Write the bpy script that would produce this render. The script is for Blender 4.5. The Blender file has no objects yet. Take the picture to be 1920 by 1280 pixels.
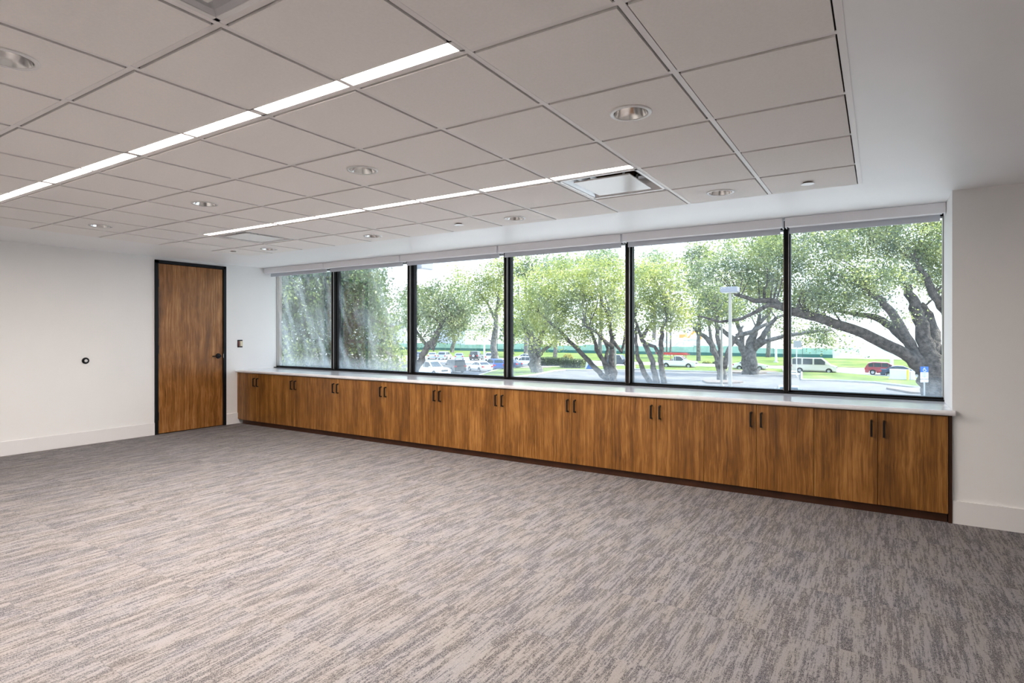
import bpy, bmesh, math, random
import numpy as np
from mathutils import Vector, Matrix

# ------------------------------------------------------------------ camera, world, sun, exposure
C = bpy.context.scene
COL = C.collection
rnd = random.Random(7)
npr = np.random.default_rng(11)
PI = math.pi
FPX, YAW, CY, EYE = 1087.0, 0.5646, 624.5, 1.419      # focal length in px (1920 wide), yaw left of +Y, horizon row, eye height
cam_d = bpy.data.cameras.new('camera')
cam = bpy.data.objects.new('camera', cam_d)
COL.objects.link(cam)
cam.location = (0, 0, EYE)
cam.rotation_euler = (PI / 2, 0, YAW)
cam_d.sensor_width = 36
cam_d.lens = FPX * 36 / 1920
cam_d.shift_y = -(640 - CY) / 1920
cam_d.clip_end = 2000
cam_d.clip_start = 0.05
C.camera = cam
C.view_settings.view_transform = 'Standard'
C.view_settings.look = 'None'
C.view_settings.gamma = 1
C.view_settings.use_curve_mapping = False
C.view_settings.exposure = 0.56

world = bpy.data.worlds.new('sky')
C.world = world
world.use_nodes = True
nt = world.node_tree
bg = nt.nodes['Background']
tc = nt.nodes.new('ShaderNodeTexCoord')
sx = nt.nodes.new('ShaderNodeSeparateXYZ')
rp = nt.nodes.new('ShaderNodeValToRGB')
nt.links.new(tc.outputs['Generated'], sx.inputs[0])
nt.links.new(sx.outputs['Z'], rp.inputs['Fac'])
nt.links.new(rp.outputs['Color'], bg.inputs['Color'])
rp.color_ramp.elements[0].position = 0.0
rp.color_ramp.elements[0].color = (0.78, 0.87, 0.96, 1)
rp.color_ramp.elements[1].position = 1.0
rp.color_ramp.elements[1].color = (0.42, 0.62, 1.0, 1)
bg.inputs['Strength'].default_value = 2.3

sun_d = bpy.data.lights.new('sun', 'SUN')
sun_d.energy = 7.5
sun_d.color = (1.0, 0.95, 0.84)
sun_d.angle = 0.012
sun = bpy.data.objects.new('sun', sun_d)
COL.objects.link(sun)
sun.rotation_euler = (-Vector((0.58, 0.46, 0.67))).to_track_quat('-Z', 'Y').to_euler()
sun.location = (30, 20, 40)

LAMP = 94.0          # radiance of the linear ceiling lights
# window daylight sampling aid (portal = sampling hint only, gives no light of its own)
pd = bpy.data.lights.new('window_portal', 'AREA')
pd.shape = 'RECTANGLE'; pd.size = 8.9; pd.size_y = 1.6
pd.cycles.is_portal = True
po = bpy.data.objects.new('window_portal', pd)
COL.objects.link(po)
po.location = (-4.05, 6.3, 1.62)
po.rotation_euler = (-PI / 2, 0, 0)

# ------------------------------------------------------------------ mesh helpers
class MB:
    def __init__(s): s.v = []; s.f = []; s.m = []; s.mi = 0
    def add(s, vs, fs):
        n = len(s.v); s.v += [tuple(p) for p in vs]
        s.f += [tuple(i + n for i in f) for f in fs]; s.m += [s.mi] * len(fs)
        return s
    def box(s, x0, y0, z0, x1, y1, z1):
        x0, x1 = min(x0, x1), max(x0, x1); y0, y1 = min(y0, y1), max(y0, y1); z0, z1 = min(z0, z1), max(z0, z1)
        return s.add([(x0,y0,z0),(x1,y0,z0),(x1,y1,z0),(x0,y1,z0),(x0,y0,z1),(x1,y0,z1),(x1,y1,z1),(x0,y1,z1)],
                     [(0,3,2,1),(4,5,6,7),(0,1,5,4),(1,2,6,5),(2,3,7,6),(3,0,4,7)])
    def prism(s, prof, axis, a, b):
        """prof: list of 2-D points (counter-clockwise); extruded along axis from a to b"""
        def P(u, v, w):
            return {'x': (w, u, v), 'y': (u, w, v), 'z': (u, v, w)}[axis]
        n = len(prof)
        vs = [P(u, v, a) for u, v in prof] + [P(u, v, b) for u, v in prof]
        fs = [tuple(range(n - 1, -1, -1)), tuple(range(n, 2 * n))]
        fs += [(i, (i + 1) % n, n + (i + 1) % n, n + i) for i in range(n)]
        if axis == 'y': fs = [tuple(reversed(f)) for f in fs]
        return s.add(vs, fs)
    def tube(s, pts, rad, n=8, caps=True):
        pts = [Vector(p) for p in pts]
        if not hasattr(rad, '__len__'): rad = [rad] * len(pts)
        base = len(s.v); up = None; rings = []
        for i, p in enumerate(pts):
            t = (pts[min(i + 1, len(pts) - 1)] - pts[max(i - 1, 0)])
            t = t.normalized() if t.length > 1e-9 else Vector((0, 0, 1))
            if up is None:
                up = Vector((0, 0, 1)) if abs(t.z) < .9 else Vector((1, 0, 0))
            a = t.cross(up).normalized(); b = t.cross(a).normalized(); up = b * -1 if b.dot(up) < 0 else b
            rings.append([p + (a * math.cos(2 * PI * k / n) + b * math.sin(2 * PI * k / n)) * rad[i] for k in range(n)])
        vs = [q for r in rings for q in r]; fs = []
        for i in range(len(pts) - 1):
            for k in range(n):
                k2 = (k + 1) % n
                fs.append((i * n + k, i * n + k2, (i + 1) * n + k2, (i + 1) * n + k))
        if caps:
            fs.append(tuple(range(n - 1, -1, -1))); fs.append(tuple((len(pts) - 1) * n + k for k in range(n)))
        return s.add(vs, fs)
    def lathe(s, prof, c, axis='z', n=24, closed=False):
        """prof: list of (radius, height)"""
        vs = []; fs = []; m = len(prof)
        for r, h in prof:
            for k in range(n):
                u, v = r * math.cos(2 * PI * k / n), r * math.sin(2 * PI * k / n)
                vs.append({'z': (c[0] + u, c[1] + v, c[2] + h), 'x': (c[0] + h, c[1] + u, c[2] + v), 'y': (c[0] + u, c[1] + h, c[2] + v)}[axis])
        for i in range(m - 1 + (1 if closed else 0)):
            j = (i + 1) % m
            for k in range(n):
                k2 = (k + 1) % n
                fs.append((i * n + k, i * n + k2, j * n + k2, j * n + k))
        return s.add(vs, fs)
    def cyl(s, c, r, h0, h1, axis='z', n=16):
        s.lathe([(r, h0), (r, h1)], c, axis, n)
        b = len(s.v) - 2 * n
        s.f += [tuple(b + k for k in range(n - 1, -1, -1)), tuple(b + n + k for k in range(n))]; s.m += [s.mi] * 2
        return s

def org(o):
    v = Vector((0, 0, 0))
    while o is not None:
        v = v + o.location; o = o.parent
    return v

def mesh_from(name, mb, mats, off=(0, 0, 0), smooth=False, fix=True):
    me = bpy.data.meshes.new(name)
    ox, oy, oz = off
    me.from_pydata([(x - ox, y - oy, z - oz) for x, y, z in mb.v], [], mb.f)
    if not isinstance(mats, (list, tuple)): mats = [mats]
    for m in mats: me.materials.append(m)
    if len(mats) > 1: me.polygons.foreach_set('material_index', mb.m)
    if fix:
        b = bmesh.new(); b.from_mesh(me); bmesh.ops.recalc_face_normals(b, faces=b.faces); b.to_mesh(me); b.free()
    if smooth:
        me.polygons.foreach_set('use_smooth', [True] * len(me.polygons))
    me.update()
    return me

def build(name, mb, mats, parent=None, bevel=0, seg=2, smooth=False, local=False, loc=None, angle=None, fix=True):
    """one mesh object; vertices are in world coordinates unless local"""
    if parent is not None: off = (0, 0, 0) if local else tuple(org(parent))
    else: off = loc or (0, 0, 0)
    me = mesh_from(name, mb, mats, off, smooth, fix)
    o = bpy.data.objects.new(name, me); COL.objects.link(o)
    if parent is not None: o.parent = parent
    elif loc: o.location = loc
    if angle is not None:
        try: me.set_sharp_from_angle(angle=angle)
        except Exception: pass
    if bevel:
        md = o.modifiers.new('Bevel', 'BEVEL'); md.width = bevel; md.segments = seg; md.limit_method = 'ANGLE'; md.angle_limit = math.radians(40)
    return o

def tag(o, label=None, cat=None, group=None, kind=None):
    if label: o['label'] = label
    if cat: o['category'] = cat
    if group: o['group'] = group
    if kind: o['kind'] = kind
    return o

def thing(name, label, cat, loc, rz=0, group=None, kind=None):
    o = bpy.data.objects.new(name, None); COL.objects.link(o)
    o.location = loc; o.rotation_euler = (0, 0, rz); o.empty_display_size = .1
    return tag(o, label, cat, group, kind)

def copy_tree(o, parent=None):
    c = o.copy(); COL.objects.link(c)
    if parent is not None: c.parent = parent
    for ch in [k for k in o.children]: copy_tree(ch, c)
    return c

# ------------------------------------------------------------------ material helpers
def mat(name, base=(.8, .8, .8), rough=.5, metal=0, spec=.5, **kw):
    m = bpy.data.materials.new(name); m.use_nodes = True
    b = m.node_tree.nodes['Principled BSDF']
    b.inputs['Base Color'].default_value = (*base, 1); b.inputs['Roughness'].default_value = rough
    b.inputs['Metallic'].default_value = metal; b.inputs['Specular IOR Level'].default_value = spec
    for k, v in kw.items(): b.inputs[k].default_value = v
    return m

class NT:
    def __init__(s, m): s.t = m.node_tree; s.b = s.t.nodes.get('Principled BSDF')
    def n(s, typ, **kw):
        x = s.t.nodes.new('ShaderNode' + typ)
        for k, v in kw.items():
            if k in ('ins',):
                for kk, vv in v.items():
                    if isinstance(vv, bpy.types.NodeSocket): s.t.links.new(vv, x.inputs[kk])
                    else: x.inputs[kk].default_value = vv
            else: setattr(x, k, v)
        return x
    def l(s, a, b): s.t.links.new(a, b)
    def math(s, op, a, b=0.0, clamp=False):
        x = s.t.nodes.new('ShaderNodeMath'); x.operation = op; x.use_clamp = clamp
        for i, v in enumerate((a, b)):
            if isinstance(v, bpy.types.NodeSocket): s.l(v, x.inputs[i])
            else: x.inputs[i].default_value = v
        return x.outputs[0]
    def ramp(s, fac, stops):
        x = s.t.nodes.new('ShaderNodeValToRGB'); s.l(fac, x.inputs[0]); e = x.color_ramp.elements
        while len(e) < len(stops): e.new(.5)
        for i, (p, c) in enumerate(stops):
            e[i].position = p; e[i].color = (*c, 1)
        return x.outputs[0]
    def noise(s, vec, scale, detail=2, rough=.5, dim='3D'):
        x = s.t.nodes.new('ShaderNodeTexNoise'); x.inputs['Scale'].default_value = scale
        x.inputs['Detail'].default_value = detail; x.inputs['Roughness'].default_value = rough
        if vec is not None: s.l(vec, x.inputs['Vector'])
        return x.outputs['Fac']
    def mapping(s, vec, scale=(1, 1, 1), loc=None):
        x = s.t.nodes.new('ShaderNodeMapping'); s.l(vec, x.inputs[0]); x.inputs['Scale'].default_value = scale
        if loc is not None: s.l(loc, x.inputs['Location'])
        return x.outputs[0]
    def rand_vec(s, k=37.0):
        oi = s.n('ObjectInfo'); w = s.n('TexWhiteNoise', noise_dimensions='1D'); s.l(oi.outputs['Random'], w.inputs['W'])
        x = s.n('VectorMath', operation='SCALE'); s.l(w.outputs['Color'], x.inputs[0]); x.inputs['Scale'].default_value = k
        return x.outputs[0]
    def bump(s, h, strength=.2, dist=.002):
        x = s.t.nodes.new('ShaderNodeBump'); x.inputs['Strength'].default_value = strength; x.inputs['Distance'].default_value = dist
        s.l(h, x.inputs['Height']); s.l(x.outputs[0], s.b.inputs['Normal'])

def grained(name, base, var=.05, scale=8, rough=.6, bump=0, bscale=200, spec=.3):
    m = mat(name, base, rough, spec=spec); t = NT(m); g = t.n('NewGeometry').outputs['Position']
    nz = t.noise(g, scale, 4)
    t.l(t.ramp(nz, [(.3, tuple(c * (1 - var) for c in base)), (.7, tuple(min(1, c * (1 + var)) for c in base))]), t.b.inputs['Base Color'])
    if bump: t.bump(t.noise(g, bscale, 2), bump, .001 if bscale > 50 else .12)
    return m

M = {}
M['wall'] = grained('wall_paint', (.85, .85, .845), .01, 2, .62, .12, 260)
M['soffit'] = grained('soffit_paint', (.87, .875, .89), .01, 2, .42, .06, 260)
M['trim'] = mat('baseboard_white', (.82, .81, .815), .38)
M['grid'] = mat('ceiling_grid_white', (.82, .80, .80), .45)
M['ctile'] = grained('mineral_ceiling_tile', (.88, .86, .845), .02, 90, .9, .35, 420, spec=.1)
M['black'] = mat('black_frame_paint', (.006, .007, .009), .42, 0, .2)
M['blackmetal'] = mat('black_metal', (.006, .006, .007), .4, 0, .25)
M['bronze'] = mat('dark_bronze_anodised', (.008, .007, .007), .5, 0, .12)
M['alu'] = mat('aluminium_bead', (.30, .27, .25), .35, .8)
M['shade'] = mat('roller_shade_fascia', (.88, .87, .90), .45)
M['hem'] = mat('shade_hem_bar', (.62, .66, .72), .4, .1)
M['white'] = mat('white_enamel', (.82, .82, .82), .25)
M['cream'] = mat('cream_plastic', (.75, .66, .48), .4)
M['switchred'] = mat('dark_red_plastic', (.12, .012, .01), .35)
M['steel'] = mat('brushed_steel', (.6, .6, .6), .3, 1)
M['chrome'] = mat('specular_reflector', (.97, .965, .96), .14, 1)
M['darkvoid'] = mat('plenum_dark', (.10, .065, .04), .8)
M['brownduct'] = grained('plenum_insulation', (.22, .13, .07), .5, 14, .8)
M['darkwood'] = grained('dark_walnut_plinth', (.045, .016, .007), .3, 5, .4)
M['interior'] = mat('cabinet_carcass', (.13, .06, .025), .5)

def wood_mat(name, lo, mid, hi, rough):
    m = mat(name, mid, rough, spec=.45); t = NT(m)
    oc = t.n('TexCoord').outputs['Object']; off = t.rand_vec(53)
    v = t.mapping(oc, (1, 1, 1), off)
    warp = t.n('TexNoise', ins={'Scale': 2.2, 'Detail': 2.0}); t.l(v, warp.inputs['Vector'])
    vm = t.n('VectorMath', operation='MULTIPLY_ADD'); t.l(warp.outputs['Color'], vm.inputs[0]); vm.inputs[1].default_value = (.05, .05, 0); t.l(v, vm.inputs[2])
    v = vm.outputs[0]
    a = t.noise(t.mapping(v, (9, 9, .9)), 1.0, 3, .55)
    b = t.noise(t.mapping(v, (60, 60, 1.6)), 1.0, 3, .6)
    c = t.noise(t.mapping(v, (220, 220, 6)), 1.0, 2, .6)
    d = t.noise(t.mapping(v, (5, 5, 4)), 1.0, 2, .5)
    f = t.math('ADD', t.math('MULTIPLY', a, .36), t.math('MULTIPLY', b, .36))
    f = t.math('ADD', f, t.math('MULTIPLY', c, .20)); f = t.math('ADD', f, t.math('MULTIPLY', d, .12))
    t.l(t.ramp(f, [(.38, lo), (.52, mid), (.66, hi)]), t.b.inputs['Base Color'])
    t.bump(b, .06, .0006)
    return m
M['walnut'] = wood_mat('walnut_laminate', (.065, .023, .003), (.215, .086, .014), (.43, .205, .055), .36)
M['doorwood'] = wood_mat('walnut_door_veneer', (.09, .032, .007), (.28, .115, .028), (.52, .26, .095), .26)

# carpet: light ground with broken charcoal streaks along Y, each tile with its own offset
def carpet_mat():
    m = mat('streaked_carpet', (.4, .38, .37), .95, spec=.08); t = NT(m)
    oc = t.n('TexCoord').outputs['Object']; off = t.rand_vec(91)
    gp = t.n('NewGeometry').outputs['Position']
    v = t.mapping(oc, (1, 1, 1), off)
    a = t.noise(t.mapping(v, (24, 2.6, 1)), 1, 2, .5)
    b = t.noise(t.mapping(v, (92, 6.0, 1)), 1, 2, .55)
    c = t.noise(t.mapping(v, (210, 24, 1)), 1, 2, .6)
    d = t.noise(t.mapping(v, (75, 120, 1)), 1, 2, .6)
    f = t.math('ADD', t.math('MULTIPLY', a, .24), t.math('MULTIPLY', b, .32))
    f = t.math('ADD', f, t.math('ADD', t.math('MULTIPLY', c, .24), t.math('MULTIPLY', d, .20)))
    msk = t.n('MapRange', clamp=True, ins={'Value': f, 'From Min': .47, 'From Max': .54}).outputs[0]
    fl = t.noise(t.mapping(v, (330, 190, 1)), 1, 1, .5)
    flk = t.n('MapRange', clamp=True, ins={'Value': fl, 'From Min': .40, 'From Max': .60}).outputs[0]
    # dark yarn shows where the mask and the flecks agree
    dk = t.math('MULTIPLY', msk, t.math('ADD', .30, t.math('MULTIPLY', flk, .70)))
    dk = t.math('ADD', dk, t.math('MULTIPLY', flk, .20), True)
    hue = t.noise(t.mapping(v, (9, 3, 1)), 1, 2)
    dark = t.ramp(hue, [(.35, (.088, .080, .082)), (.65, (.074, .073, .086))])
    light = t.ramp(hue, [(.35, (.305, .282, .270)), (.65, (.292, .278, .282))])
    mx = t.n('Mix', data_type='RGBA'); t.l(dk, mx.inputs['Factor']); t.l(light, mx.inputs['A']); t.l(dark, mx.inputs['B'])
    t.l(mx.outputs['Result'], t.b.inputs['Base Color'])
    t.bump(fl, .5, .003)
    return m
M['carpet'] = carpet_mat()

def quartz():
    m = mat('white_quartz', (.83, .84, .88), .08, spec=.5); t = NT(m); g = t.n('NewGeometry').outputs['Position']
    a = t.noise(g, 6, 6, .65)
    t.l(t.ramp(a, [(.35, (.79, .795, .83)), (.6, (.86, .865, .895))]), t.b.inputs['Base Color'])
    return m
M['quartz'] = quartz()

def emit(name, col, s):
    m = bpy.data.materials.new(name); m.use_nodes = True; t = m.node_tree; t.nodes.clear()
    e = t.nodes.new('ShaderNodeEmission'); o = t.nodes.new('ShaderNodeOutputMaterial')
    e.inputs[0].default_value = (*col, 1); e.inputs[1].default_value = s; t.links.new(e.outputs[0], o.inputs[0])
    return m
M['lens'] = emit('lit_diffuser', (1.0, .90, .82), LAMP)

def glass_mat():
    """window glass: clear, with a sheen and a film of dried streaks"""
    m = bpy.data.materials.new('window_glass'); m.use_nodes = True; t = NT(m); t.t.nodes.clear()
    out = t.n('OutputMaterial'); tr = t.n('BsdfTransparent'); tr.inputs[0].default_value = (.955, .985, .975, 1)
    gl = t.n('BsdfGlossy'); gl.inputs['Roughness'].default_value = 0.0
    fr = t.n('Fresnel'); fr.inputs[0].default_value = 1.45
    mx = t.n('MixShader'); t.l(t.math('MULTIPLY', fr.outputs[0], .5), mx.inputs[0]); t.l(tr.outputs[0], mx.inputs[1]); t.l(gl.outputs[0], mx.inputs[2])
    film = t.n('BsdfTranslucent'); film.inputs[0].default_value = (.78, .86, .92, 1)
    g = t.n('NewGeometry').outputs['Position']
    sep = t.n('SeparateXYZ'); t.l(g, sep.inputs[0])
    sk = t.n('CombineXYZ'); t.l(t.math('ADD', sep.outputs['X'], t.math('MULTIPLY', sep.outputs['Z'], .38)), sk.inputs['X']); t.l(sep.outputs['Z'], sk.inputs['Z'])
    streak = t.noise(t.mapping(sk.outputs[0], (4.5, 1, 1.1)), 1, 4, .6)
    fine = t.noise(t.mapping(sk.outputs[0], (40, 1, 3)), 1, 3, .6)
    s = t.math('ADD', t.math('MULTIPLY', streak, .8), t.math('MULTIPLY', fine, .2))
    s = t.n('MapRange', clamp=True, ins={'Value': s, 'From Min': .47, 'From Max': .70}).outputs[0]
    # the panes beside the drooping tree are the dirty ones; all are hazier along the sill
    left = t.n('MapRange', clamp=True, ins={'Value': sep.outputs['X'], 'From Min': -8.6, 'From Max': -5.2, 'To Min': .23, 'To Max': .04}).outputs[0]
    low = t.n('MapRange', clamp=True, ins={'Value': sep.outputs['Z'], 'From Min': .86, 'From Max': 1.06, 'To Min': .20, 'To Max': .0}).outputs[0]
    fac = t.math('ADD', t.math('MULTIPLY', s, left), t.math('MULTIPLY', low, t.math('ADD', .35, fine)))
    fac = t.math('MINIMUM', t.math('ADD', fac, .014), .22)
    m2 = t.n('MixShader'); t.l(fac, m2.inputs[0]); t.l(mx.outputs[0], m2.inputs[1]); t.l(film.outputs[0], m2.inputs[2])
    t.l(m2.outputs[0], out.inputs[0])
    return m
M['glass'] = glass_mat()

# ------------------------------------------------------------------ the room
H = 2.487                     # ceiling
XL, XR, YB = -8.5435, 3.2, -4.0
YP = 5.431                    # face of the wall beside the windows
XP = 0.462                    # right reveal of the window bay
YG = 6.15                     # glass
ZS = 0.845                    # counter top
YC = 5.3957                   # cabinet doors
TOP = 2.95

# floor slab and carpet tiles
fl = build('floor', MB().box(XL - .1, YB - .1, -.16, XR + .1, 6.3, -.006), M['darkvoid']); tag(fl, kind='structure')
cache = {}
PT = .6094
def piece(name, parent, sx_, sy_, sz_, m, loc):
    key = (name, round(sx_, 4), round(sy_, 4), round(sz_, 4))
    if key not in cache:
        cache[key] = mesh_from(name, MB().box(-sx_ / 2, -sy_ / 2, 0, sx_ / 2, sy_ / 2, sz_), m)
    o = bpy.data.objects.new(name, cache[key]); COL.objects.link(o); o.parent = parent
    o.location = Vector(loc) - org(parent)
    return o
nx = int(math.ceil((XR - XL) / PT)); ny = int(math.ceil((YP - YB) / PT))
for i in range(nx):
    for j in range(ny):
        x0 = XL + i * PT; x1 = min(x0 + PT, XR); y1 = YP - j * PT; y0 = max(y1 - PT, YB)
        piece('carpet_tile', fl, x1 - x0 - .0006, y1 - y0 - .0006, .0062, M['carpet'], ((x0 + x1) / 2, (y0 + y1) / 2, -.0062))

# walls
D0, D1, DT = 4.164, 5.207, 2.447     # door frame outer edges (Y) and top
w = MB()
w.box(XL - .14, YB - .14, -.006, XL, D0, TOP); w.box(XL - .14, D1, -.006, XL, 6.155, TOP); w.box(XL - .14, D0, DT, XL, D1, TOP)
tag(build('wall_left', w, M['wall']), kind='structure')
tag(build('wall_right', MB().box(XR, YB - .14, -.006, XR + .14, YP + .9, TOP), M['wall']), kind='structure')
tag(build('wall_back', MB().box(XL, YB - .14, -.006, XR, YB, TOP), M['wall']), kind='structure')
w = MB()
w.box(XP, YP, -.006, XR, 6.155, TOP)                                   # thick wall right of the bay
w.box(XL, 6.08, -.006, XP, 6.32, ZS - .035)                           # under the windows
w.box(XL, 6.10, H, XP, 6.35, TOP)                                     # above the windows
tag(build('wall_front', w, M['wall']), kind='structure')
# baseboards
tag(build('baseboard_left', MB().box(XL, YB, 0, XL + .016, D0 - .001, .17).box(XL, D1 + .001, 0, XL + .016, YC + .03, .17), M['trim'], bevel=.004), kind='structure')
tag(build('baseboard_front', MB().box(XP, YP - .016, 0, XR, YP, .17).box(XP, YP - .0161, 0, XP + .001, YP, .17), M['trim'], bevel=.004), kind='structure')
tag(build('baseboard_back', MB().box(XL + .016, YB, 0, XR, YB + .016, .17), M['trim'], bevel=.004), kind='structure')
tag(build('baseboard_right', MB().box(XR - .016, YB + .016, 0, XR, YP - .016, .17), M['trim'], bevel=.004), kind='structure')

# ceiling: plaster borders, lay-in grid and tiles
rows = [4.815, 4.247, 3.600, 2.971, 2.354, 1.766, 1.152, .542, -.068, -.678, -1.288, -1.898, -2.508, -3.118, -3.728]
X0 = -.706
cols = [-.123] + [X0 - .6094 * i for i in range(11)] + [-7.32]
gx0, gx1, gy0, gy1 = cols[-1], cols[0], rows[-1], rows[0]
c = MB()
e = .022
c.box(XL, YB, H, gx0 - e, 6.1, H + .02); c.box(gx1 + e, YB, H, XR, 6.1 , H + .02)
c.box(gx0 - e, gy1 + .012, H, gx1 + e, 6.1, H + .02); c.box(gx0 - e, YB, H, gx1 + e, gy0 - e, H + .02)
ce = build('ceiling', c, M['soffit']); tag(ce, kind='structure')
build('ceiling_deck', MB().box(XL - .14, YB - .14, TOP, XR + .14, 6.35, TOP + .1), M['darkvoid'], ce)
et = MB()
zt = H - .003
et.box(gx1 - .004, gy0 - e, zt, gx1 + e, gy1 + .012, H + .02); et.box(gx0 - e, gy0 - e, zt, gx0 + .004, gy1 + .012, H + .02)
et.box(gx0, gy1 - .004, zt + .0002, gx1, gy1 + .012, H + .02); et.box(gx0, gy0 - e, zt + .0002, gx1, gy0 + .004, H + .02)
build('edge_trim', et, M['grid'], ce)
FL = .024                                                             # flange width
for x in cols[1:-1]:
    piece('grid_bar', ce, FL, gy1 - gy0, .004, M['grid'], (x, (gy0 + gy1) / 2, H - .0020))
for y in rows[1:-1]:
    piece('grid_bar', ce, gx1 - gx0, FL, .004, M['grid'], ((gx0 + gx1) / 2, y, H - .0014))
LIGHT_ROWS = [1.766, 3.600, -.068, -1.898]       # a strip light lies on the camera side of each of these lines
LX0, LX1 = X0 - .6094 * 9, X0 - .6094            # from the tenth line to the second
LW = .104
VENTS = [(1, 2), (1, 7), (8, 2)]                 # (column gap, row gap) left open for air diffusers
def col_rng(i): return cols[i + 1], cols[i]
VENT_CELLS = {(2, 1), (9, 1), (2, 6)}
DL_CELLS = {}
for ci in range(len(cols) - 1):
    for ri in range(len(rows) - 1):
        if (ci, ri) in VENT_CELLS: continue
        xa, xb = cols[ci + 1], cols[ci]; ya, yb = rows[ri + 1], rows[ri]
        if any(abs(yb - ly) < 1e-6 for ly in LIGHT_ROWS) and xa >= LX0 - .01 and xb <= LX1 + .01: yb -= LW
        g = .038
        ga = .006 if ci == len(cols) - 2 else g / 2
        xa2, xb2 = xa + (.010 if ci == len(cols) - 2 else g / 2), xb - (.010 if ci == 0 else g / 2)
        ya2, yb2 = ya + g / 2, yb - (.010 if ri == 0 else (g / 2 if yb == rows[ri] else .004))
        piece('ceiling_tile', ce, xb2 - xa2, yb2 - ya2, .016, M['ctile'], ((xa2 + xb2) / 2, (ya2 + yb2) / 2, H - .007))

# linear strip lights
def strip(x0, x1, yl, label):
    t = thing('linear_ceiling_light', label, 'ceiling light', ((x0 + x1) / 2, yl - LW / 2, H), group=None)
    ya, yb = yl - LW + .004, yl - .014
    hb = MB()
    hb.box(x0, ya, H - .003, x1, ya + .006, H + .07); hb.box(x0, yb - .010, H - .003, x1, yb, H + .07)
    hb.box(x0, ya, H - .003, x0 + .020, yb, H + .07); hb.box(x1 - .020, ya, H - .003, x1, yb, H + .07)
    hb.box(x0, ya, H + .062, x1, yb, H + .07)
    build('housing', hb, M['grid'], t)
    build('diffuser', MB().box(x0 + .020, ya + .006, H - .001, x1 - .020, yb - .010, H + .006), M['lens'], t)
    return t
nm = ['rightmost', 'second from the right', 'third from the right', 'leftmost']
for yl, rn in ((1.766, 'lit ceiling strip nearer the camera'), (3.600, 'lit ceiling strip nearer the windows'),
               (-.068, 'added unseen light strip just behind the camera'), (-1.898, 'added unseen light strip at the back')):  # rear strips are out of view, added to light the near half
    for k in range(4 if yl > 1 else 2):
        xb = LX1 - k * 1.2188; xa = xb - 1.2188
        strip(xa + .003, xb - .003, yl, '%s segment of the %s' % (nm[k], rn))

# recessed downlights
def downlight(x, y, label):
    t = thing('recessed_downlight', label, 'downlight', (x, y, H - .007), group=None)
    z = H - .007
    build('trim_ring', MB().lathe([(.100, -.001), (.098, -.006), (.082, -.006), (.080, .0)], (x, y, z), n=32), M['white'], t, smooth=True)
    build('reflector', MB().lathe([(.0805, -.004), (.072, .03), (.058, .08), (.045, .115)], (x, y, z), n=32), M['chrome'], t, smooth=True, fix=False)
    build('lamp', MB().lathe([(.046, .112), (.04, .100), (.02, .094), (.001, .093)], (x, y, z), n=20), M['white'], t, smooth=True)
    return t
rowname = {2.663: 'middle row of downlights', 4.53: 'row of downlights nearest the windows', .847: 'row of downlights nearest the camera'}
cn = ['rightmost', 'second from the right', 'third from the right', 'leftmost']
for y in (2.663, 4.53, .847):
    for k in range(4):
        if y == .847 and k in (0, 2, 3): continue
        x = X0 - .3047 - 1.8282 * k
        lab = '%s chrome recessed downlight in the %s' % (cn[k], rowname[y]) if y > 1 else 'chrome recessed downlight cut by the upper left edge of the photo'
        downlight(x, y, lab)
# tiles above the downlights keep their faces: the reflector is let into a round hole, so cut the tile there
for o in list(ce.children):
    if not o.name.startswith('ceiling_tile'): continue
    for y in (2.663, 4.53, .847):
        for k in range(4):
            x = X0 - .3047 - 1.8282 * k
            if y == .847 and k in (0, 2, 3): continue
            wl = org(o)
            me = o.data
            xs = [v.co.x for v in me.vertices]; ys = [v.co.y for v in me.vertices]
            if abs(x - wl.x) < max(xs) and abs(y - wl.y) < max(ys):
                hx, hy = max(xs), max(ys); px_, py_ = x - wl.x, y - wl.y
                n = 32; mb = MB(); r = .088
                def edge(a):
                    dx, dy = math.cos(a), math.sin(a)
                    ts = []
                    if dx > 1e-6: ts.append((hx - px_) / dx)
                    if dx < -1e-6: ts.append((-hx - px_) / dx)
                    if dy > 1e-6: ts.append((hy - py_) / dy)
                    if dy < -1e-6: ts.append((-hy - py_) / dy)
                    tt = min(ts); return px_ + dx * tt, py_ + dy * tt
                angs = sorted([2 * PI * q / n for q in range(n)] + [math.atan2(sy * hy - py_, sxx * hx - px_) % (2 * PI) for sy in (-1, 1) for sxx in (-1, 1)])
                m_ = len(angs)
                vs = [(px_ + r * math.cos(a), py_ + r * math.sin(a), 0) for a in angs] + [(*edge(a), 0) for a in angs]
                vs += [(px_ + r * math.cos(a), py_ + r * math.sin(a), .016) for a in angs] + [(*edge(a), .016) for a in angs]
                fs = []
                for q in range(m_):
                    q2 = (q + 1) % m_
                    fs += [(q, m_ + q, m_ + q2, q2), (m_ + q, 3 * m_ + q, 3 * m_ + q2, m_ + q2), (q, q2, 2 * m_ + q2, 2 * m_ + q), (2 * m_ + q, 2 * m_ + q2, 3 * m_ + q2, 3 * m_ + q)]
                mb.add(vs, fs)
                o.data = mesh_from('ceiling_tile', mb, M['ctile'])

# concealed sprinkler cover plates
for x, y, lab in ((-.425, 4.56, 'white sprinkler cover plate in the ceiling corner by the right wall'),
                  (-3.44, 4.47, 'white sprinkler cover plate midway along the ceiling edge by the windows'),
                  (-7.06, 4.41, 'white sprinkler cover plate in the far left ceiling corner')):
    t = thing('sprinkler_cover', lab, 'sprinkler', (x, y, H - .007))
    build('cover_plate', MB().cyl((x, y, H - .007), .043, -.013, -.009, n=24), M['white'], t, bevel=.0015)
    build('collar', MB().cyl((x, y, H - .007), .030, -.009, 0, n=20), M['darkvoid'], t)

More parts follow.
